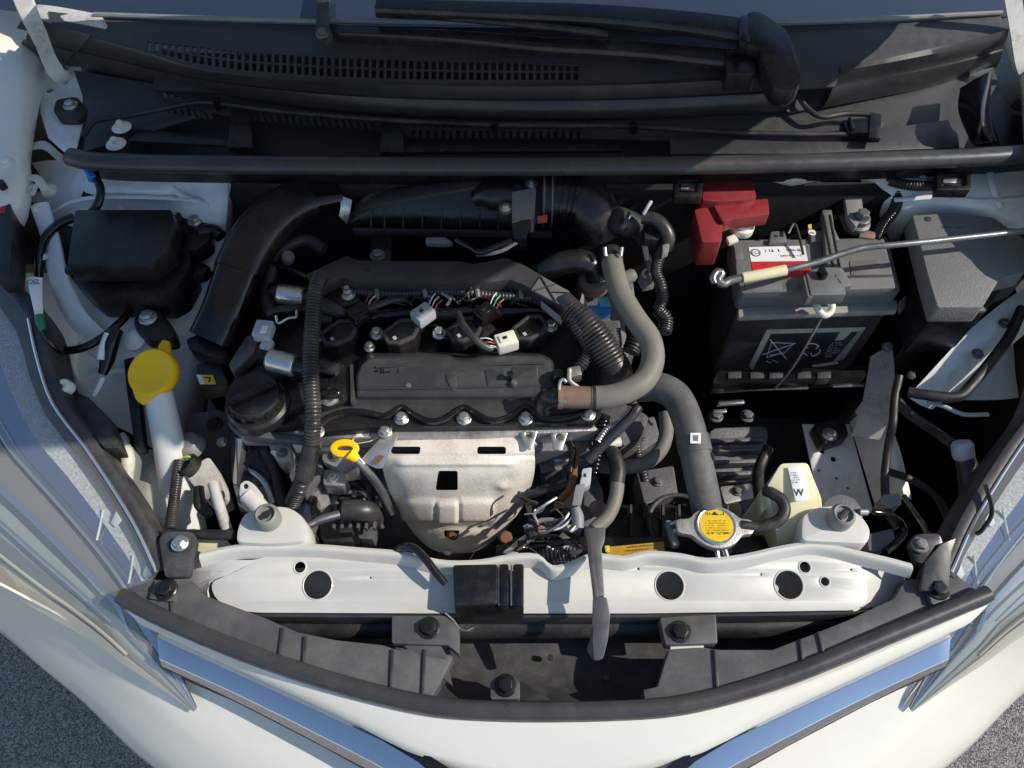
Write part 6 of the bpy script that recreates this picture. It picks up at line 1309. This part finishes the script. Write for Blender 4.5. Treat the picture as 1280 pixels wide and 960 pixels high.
for k in range(3):
    a0 = 2.1*k; fline([(1014+11*math.cos(a0+t), 436+8*math.sin(a0+t)) for t in (0, .5, 1.0, 1.5)], .0011)
    fline([(1014+11*math.cos(a0+1.5), 436+8*math.sin(a0+1.5)), (1014+6*math.cos(a0+1.7), 436+4*math.sin(a0+1.7))], .001)
scribble(onf(1042, 436, .002), fn, (1, 0, 0), .026, .045, 8, 'label_white', bt_, 'sticker_print', 14, .45, .0003, .4)
# hold-down clamp
bc = thing('battery_clamp', 'dark plastic battery hold-down bracket with a corroded hook bolt', 'clamp', V(1035, 380, .86))
pslab('arm', [(1028, 262), (1040, 262), (1050, 330), (1066, 356), (1052, 360), (1034, 330)], zb+.016, .014, 'battery_plastic', bc, .002)
pslab('pad', [(1008, 342), (1020, 334), (1050, 334), (1058, 368), (1014, 369)], zb+.020, .022, 'battery_plastic', bc, .003, .003)
pslab('pad_edge', [(1004, 345), (1010, 344), (1017, 370), (1010, 371)], zb+.018, .02, 'battery_plastic', bc, .001)
for x in (1034, 1042):
    b = MB(); b.slab(L([(x-5, 268), (x-3.4, 268), (x+9, 332), (x+7, 332)], zb+.0175), .002, 0); b.make('groove', 'ink', bc)
b = MB(); b.box(V(1027, 344, zb+.022), (.010, .016, .02), .2, .003); b.make('catch', 'black_gloss', bc)
scribble(V(1046, 346, zb+.0204), (0, 0, 1), (.3, -1, 0), .02, .003, 1, 'ink', bc, 'moulded_print', 5, .8, .0003, 0)
p = V(1033, 384, .875)
b = MB(); b.tube(L([(1020, 376, .885), (1022, 386, .882), (1030, 394, .878), (1038, 390, .880), (1040, 382, .885), (1036, 376, .888)]), .0052, 10, 4); b.make('hook', 'ivory_plastic', bc)
b = MB(); b.tube(L([(1030, 392, .876), (1012, 424, .862), (990, 460, .83), (968, 486, .80)]), .0022, 8, 3); b.make('hook_rod', 'iron_dark', bc)
# battery tray
pslab('battery_tray', [(896, 464), (1078, 456), (1084, 470), (890, 480)], .74, .03, 'black_gloss', None, .006, .006, label='black tray under the battery front', cat='tray')
trn = bpy.data.objects['battery_tray']
for x in (918, 946, 970, 1005, 1030): pslab('tray_tooth', [(x-8, 465), (x+9, 464), (x+9, 472), (x-8, 473)], .743, .02, 'dusty_plastic', trn, .001)
# red terminal cover
rc = thing('terminal_cover', 'red plastic cover over the positive battery terminal', 'terminal cover', V(900, 290, .88))
taper_box([(880, 226), (940, 224), (946, 246), (930, 250), (900, 252), (878, 250)], .955, .05, 1.05, .005).make('cap', 'red_plastic', rc)
taper_box([(892, 256), (960, 248), (962, 268), (915, 274), (904, 278)], .947, .022, 1.0, .004).make('wing', 'red_plastic', rc)
taper_box([(868, 262), (892, 256), (904, 274), (902, 302), (878, 303)], .940, .05, 1.02, .005).make('flap', 'red_plastic', rc)
# things behind the battery
b = MB(); b.tube(L([(965, 217, .95), (990, 220, .95), (1018, 217, .95)]), [.012, .015, .012], 14, 4); b.make('brake_reservoir', 'white_grimy', label='pale rounded reservoir bottom peeking from under the cowl seal', cat='reservoir')
hose('battery_cable', [(1094, 300, .90), (1104, 280, .91), (1118, 262, .92), (1122, 240, .93), (1112, 222, .94)], .0085, 'black_gloss', 'black ribbed battery cable rising beside the relay box', 'cable', (.004, .06))
hose('battery_cable', [(1112, 226, .95), (1140, 232, .955), (1170, 232, .955), (1186, 226, .955)], .0075, 'rubber', 'ribbed black cable running under the cowl seal to a clip', 'cable', (.004, .08))
hose('battery_cable', [(1060, 290, .90), (1050, 262, .91), (1040, 240, .91), (1020, 232, .90)], .008, 'black_gloss', 'black cable from the battery terminal back to the firewall', 'cable')
hose('battery_cable', [(985, 292, .92), (993, 280, .925), (1000, 300, .92), (1004, 318, .915)], .0022, 'rubber', 'thin black strap looping behind the battery label', 'strap', seg=6)

# ================================================================== RIGHT RELAY BOX
rb = thing('relay_box', 'pebble-textured black relay box beside the battery, half in sun', 'relay box', V(1200, 380, .80))
lidp = [(1141, 269), (1196, 266), (1242, 272), (1282, 300), (1282, 340), (1250, 348), (1228, 384), (1172, 384), (1162, 350)]
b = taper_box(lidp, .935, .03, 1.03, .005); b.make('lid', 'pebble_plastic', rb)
pslab('lid_rim', [(1166, 382), (1230, 383), (1232, 388), (1166, 388)], .910, .006, 'battery_plastic', rb, .001); pslab('lid_rim', [(1162, 391), (1196, 391), (1196, 395), (1164, 395)], .902, .008, 'battery_plastic', rb, .001)
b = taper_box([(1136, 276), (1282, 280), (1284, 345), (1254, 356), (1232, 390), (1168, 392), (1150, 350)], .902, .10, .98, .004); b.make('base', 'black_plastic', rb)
b = MB(); b.lathe(V(1160, 274, .9355), (0, 0, 1), [(.005, 0), (.005, .0006)], 14); b.make('moulded_mark', 'grey_plastic', rb)
scribble(V(1190, 284, .9356), (0, 0, 1), (1, -.02, 0), .032, .004, 1, 'grey_plastic', rb, 'moulded_print', 6, .8, .0003, 0)

# ================================================================== BONNET STAY ROD
sr = thing('stay_rod', 'thin grey bonnet stay rod lying over the battery with a pale grip and hooked end', 'stay rod', V(1060, 320, .92))
b = MB(); b.tube(L([(1300, 286, .972), (1262, 291, .972), (1180, 300, .972), (1120, 306, .972), (1084, 309, .970), (1056, 316, .966), (1020, 328, .960), (980, 338, .956), (930, 347, .950), (912, 351, .948)]), .0046, 12, 5); b.make('rod', 'rod_steel', sr)
b = MB(); b.tube(L([(982, 337.5, .9565), (954, 343, .9535), (928, 347.5, .9505)]), .0078, 14, 3); b.make('grip', 'cream_plastic', sr)
b = MB(); b.tube(L([(926, 348, .950), (912, 351, .948), (904, 355, .947), (897, 350, .950), (902, 342, .954), (896, 340, .956), (891, 347, .954), (893, 354, .950)]), [.006, .0065, .0062, .006, .0058, .0055, .005, .0045], 12, 4); b.make('hook', 'rod_steel', sr)

# ================================================================== BEHIND THE RIGHT HEADLIGHT
hose('cable', [(1278, 385, .86), (1262, 420, .845), (1240, 450, .835), (1215, 480, .825), (1196, 496, .82), (1160, 494, .815), (1135, 490, .81)], .008, 'rubber', 'thick black cable lying on the white wing rail behind the headlight', 'cable')
hose('cable', [(1160, 502, .80), (1180, 508, .80), (1205, 518, .80), (1235, 518, .80)], .0032, 'pale_grey_plastic', 'pale grey pair of leads behind the right headlight', 'cable')
hose('cable', [(1124, 470, .81), (1118, 500, .80), (1116, 530, .79), (1110, 560, .76), (1106, 600, .74), (1110, 640, .73), (1122, 660, .73)], .006, 'rubber', 'thin black loom descending beside the chassis rail', 'cable')
b = MB(); b.lathe(V(1138, 470, .785), (0, -.3, 1), [(.007, 0), (.007, .004), (.004, .006)], 6); b.make('wing_nut', 'iron_dark', label='dark nut on the wing near the black cable end', cat='nut')
b = MB(); b.lathe(V(1108, 434, .78), (0, -.3, 1), [(.008, 0), (.008, .005), (.005, .008)], 12); b.make('wing_nut', 'alu_dark', label='dull nut beside the battery case corner', cat='nut')
hp = thing('bulb_plug', 'grey-white bulb plug with a black boot behind the right headlight', 'plug', V(1206, 580, .74))
b = MB(); b.lathe(V(1202, 552, .80), (.1, -.35, -.3), [(.012, 0), (.015, .006), (.015, .020), (.013, .026)], 18, .001); b.make('shell', 'pale_grey_plastic', hp); b = MB(); b.tube(L([(1206, 572, .785), (1214, 600, .77), (1218, 625, .75)]), [.013, .017, .02], 14, 4); b.make('boot', 'rubber', hp)
pslab('loom_bracket', [(1104, 618), (1124, 616), (1128, 630), (1112, 636), (1100, 628)], .74, .03, 'mid_grey_plastic', None, .003, .003, label='small pale bracket on the dark loom behind the bonnet stop', cat='bracket')
pslab('loom_bracket', [(1084, 668), (1116, 660), (1120, 676), (1100, 690), (1086, 690)], .74, .03, 'alu_dark', None, .004, .006, label='dark metal lug behind the shoulder of the cross beam', cat='bracket')
hose('cable', [(1092, 640, .77), (1105, 642, .765), (1122, 648, .75), (1130, 664, .74), (1118, 680, .74), (1106, 690, .75)], .005, 'black_gloss', 'black cable looping behind the bonnet stop', 'cable')
hose('lamp_wire', [(1232, 606, .84), (1240, 640, .83), (1228, 662, .82), (1220, 668, .815)], .003, 'black_gloss', 'thin black wire at the inner edge of the right headlight', 'wire', seg=8)
# ================================================================== DEEPER PARTS OF THE BAY
def deep(name, pts, z, h, m, parent, bev=.004, r=.004): return pslab(name, pts, z, h, m, parent, bev, r)
# engine: castings, pipes and looms below the cover
for nm, pts, z, h, m in (
    ('timing_cover', [(288, 540), (330, 545), (340, 590), (330, 640), (300, 640), (290, 600)], .74, .2, 'alu_dark'),
    ('pump_bracket', [(405, 556), (440, 560), (446, 580), (420, 584), (402, 576)], .79, .05, 'alu_cast'),
    ('pump_bracket', [(364, 640), (384, 636), (392, 668), (370, 676)], .72, .05, 'alu_cast'),
    ('block_boss', [(672, 566), (700, 562), (704, 586), (676, 592)], .76, .05, 'alu_dark'),
    ('block_boss', [(676, 590), (712, 584), (706, 608), (684, 616)], .72, .05, 'alu_cast'),
    ('block_boss', [(655, 628), (690, 620), (694, 642), (662, 650)], .70, .05, 'iron_dark'),
    ('gearbox_lug', [(786, 528), (818, 520), (826, 548), (800, 566), (786, 556)], .66, .06, 'alu_dark'),
    ('gearbox_lug', [(796, 590), (842, 582), (848, 620), (806, 630)], .62, .06, 'alu_dark'),
    ('gearbox_lug', [(900, 608), (940, 604), (944, 622), (906, 630)], .60, .06, 'alu_cast')):
    q = deep(nm, pts, z, h, m, eng)
for x, y, z in ((310, 560, .742), (322, 600, .742), (306, 622, .742), (420, 570, .792), (690, 574, .762), (690, 600, .722), (804, 545, .662), (822, 602, .622), (922, 614, .602)): bolt(V(x, y, z), .007, eng, m='alu_dark')
for pts, r, m in (([(330, 560, .77), (345, 590, .75), (352, 625, .74), (362, 660, .73)], .010, 'rubber'), ([(310, 585, .75), (330, 600, .75), (342, 630, .74)], .006, 'chrome_dull'), ([(436, 600, .72), (452, 612, .71), (470, 630, .69), (476, 660, .67)], .008, 'rubber'),
                  ([(790, 500, .76), (800, 530, .74), (796, 560, .70), (806, 600, .66)], .007, 'conduit'), 
                  ([(960, 560, .66), (948, 590, .66), (950, 630, .68)], .009, 'rubber'), ([(700, 540, .80), (716, 560, .80), (712, 590, .79)], .005, 'black_gloss')):
    b = MB(); b.tube(L(pts), r, 10, 5, (.005, .08) if m == 'conduit' else None); b.make('pipe' if m != 'conduit' else 'loom', m, eng)
# steel bars under the battery tray
for x0, y0, x1, y1, z, m in ((888, 486, 1010, 482, .715, 'rubber'), (898, 502, 930, 500, .69, 'zinc'), (892, 512, 908, 511, .685, 'zinc'), (1040, 480, 1080, 478, .715, 'chrome_dull')):
    a, c = V(x0, y0, z), V(x1, y1, z); b = MB(); b.slab([a, c, c+Vector((0, -.006, 0)), a+Vector((0, -.006, 0))], .004, .001); b.make('tray_bar', m, trn)
# radiator fan behind the top tank
for k in range(7):
    x = 786+k*20; b = MB(); b.slab(L([(x, 634, .604), (x+3, 634, .604), (x+3, 674, .604), (x, 674, .604)]), .012, .001, d=(0, 0, 1)); b.make('shroud_rib', 'dusty_plastic', rd)
b = MB(); P = ring(V(850, 655, .62), (0, 0, 1), .05, 32); b.tube(P+[P[0], P[1]], .004, 8, 1); b.make('shroud_ring', 'dusty_plastic', rd)
# looms and a clip in the dark behind the right headlight
for pts, r, m, lb in (([(1120, 500, .78), (1140, 520, .76), (1170, 540, .75), (1192, 556, .78)], .007, 'conduit', 'ribbed loom leading to the bulb plug behind the right headlight'),
                      ([(1112, 590, .72), (1140, 600, .70), (1170, 620, .70), (1186, 650, .72)], .006, 'rubber', 'dark hose low behind the right headlight'),
                      ([(1130, 620, .70), (1150, 650, .72), (1160, 668, .76)], .004, 'chrome_dull', 'thin bare metal rod beside the corner bracket')):
    hose('loom', pts, r, m, lb, 'cable', (.005, .08) if m == 'conduit' else None)
# seams and creases on the inner wings
for par, pts, r in ((iw, [(60, 268, .905), (90, 252, .924), (130, 246, .938), (200, 247, .936), (250, 250, .932)], .0022), (iw, [(200, 214, .952), (214, 232, .944), (232, 246, .934), (262, 256, .926)], .003), (iw, [(96, 430, .822), (120, 452, .812), (140, 470, .79)], .0025), (iw, [(110, 470, .795), (150, 462, .80), (190, 470, .77)], .003),
                    (iwr, [(1118, 250, .932), (1170, 246, .943), (1230, 250, .944), (1290, 246, .932)], .0026), (iwr, [(1150, 206, .955), (1156, 226, .951), (1172, 242, .945)], .003), (iwr, [(1236, 206, .952), (1240, 230, .950), (1252, 260, .935)], .003)):
    b = MB(); b.tube(L(pts), r, 8, 5, flat=(1.8, .7)); b.make('pressed_seam', 'white_inner', par)
for x, y, z in ((46, 262, .926), (55, 320, .902), (150, 260, .917), (74, 470, .80)): bolt(V(x, y, z), .005, iw, m='white_inner', h=.003)
for x, y, z in ((1256, 404, .842), (1222, 442, .824)): bolt(V(x, y, z), .007, iwr, m='alu_dark')

# ---- tangle of wires and clips right of the heat shield
tg2 = thing('wiring_tangle', 'tangle of thin wires, clips and small brackets between heat shield and release lever', 'wiring', V(690, 680, .74))
rg = random.Random(21)
for k in range(16):
    x, y = rg.uniform(645, 735), rg.uniform(625, 690); z = .745+.04*rg.random(); P = [(x, y, z)]
    for q in range(3): x += rg.uniform(-22, 22); y += rg.uniform(-14, 14); z += rg.uniform(-.008, .012); P.append((min(742, max(640, x)), min(695, max(615, y)), z))
    b = MB(); b.tube(L(P), rg.choice((.0012, .0016, .0022, .003)), 6, 4); b.make('wire', rg.choice(('black_gloss', 'rubber', 'conduit', 'alu_dark', 'rubber', 'rubber', 'chrome_dull')), tg2)
for k in range(9):
    x, y = rg.uniform(650, 730), rg.uniform(640, 688); z = .755+.02*rg.random(); b = MB(); b.box(V(x, y, z), (rg.uniform(.006, .016), rg.uniform(.006, .012), rg.uniform(.004, .010)), rg.uniform(0, 3), .001); b.make('clip', rg.choice(('alu_dark', 'iron_dark', 'black_gloss', 'alu_dark', 'black_gloss')), tg2)
# ---- harness hanging between the wiring tray and the coils
hn2 = thing('coil_harness', 'dark wiring harness with ties hanging between the wiring tray and the coils', 'wiring', V(560, 365, .87))
for k in range(14):
    x = 430+k*18+rg.uniform(-6, 6); z = .890; b = MB(); b.tube(L([(x, 352, .898), (x+rg.uniform(-6, 6), 362, .897), (x+rg.uniform(-10, 12), 372+rg.uniform(-3, 5), .892), (x+rg.uniform(-4, 22), 380+rg.uniform(-4, 4), .884)]), rg.choice((.0012, .0018, .0026)), 6, 4); b.make('wire', rg.choice(('black_gloss', 'rubber', 'conduit', 'mid_grey_plastic')), hn2)
b = MB(); b.tube(L([(440, 364, .894), (500, 368, .892), (560, 364, .894), (620, 370, .892), (680, 372, .892)]), .0065, 10, 5, (.005, .08)); b.make('trunk', 'conduit', hn2)
for x in (470, 530, 596, 650):
    b = MB(); b.tube(L([(x, 360, .899), (x+2, 372, .899)]), .0035, 6, 2); b.make('tie', 'mid_grey_plastic', hn2)
# ---- clutter between the front of the block and the left bonnet stop
fr3 = thing('front_bracketry', 'cluster of cast lugs, pins and clips low beside the alternator', 'brackets', V(380, 630, .66))
for k in range(16):
    x, y = rg.uniform(345, 470), rg.uniform(580, 672); z = .70+.035*rg.random()
    if 400 < x < 475 and y > 620: z -= .03
    b = MB()
    if k % 3 == 0: b.cyl(V(x, y, z), V(x+rg.uniform(-14, 14), y+rg.uniform(-6, 6), z+.02), rg.uniform(.003, .006), seg=10); b.make('pin', rg.choice(('zinc', 'chrome_dull', 'alu_cast')), fr3)
    else: b.slab(fillet(L([(x-rg.uniform(5, 12), y-rg.uniform(4, 9), z), (x+rg.uniform(4, 12), y-rg.uniform(3, 9), z), (x+rg.uniform(4, 10), y+rg.uniform(4, 9), z), (x-rg.uniform(4, 10), y+rg.uniform(4, 8), z)]), .002), .03, .002); b.make('lug', rg.choice(('alu_cast', 'alu_dark', 'alu_cast', 'iron_dark')), fr3)
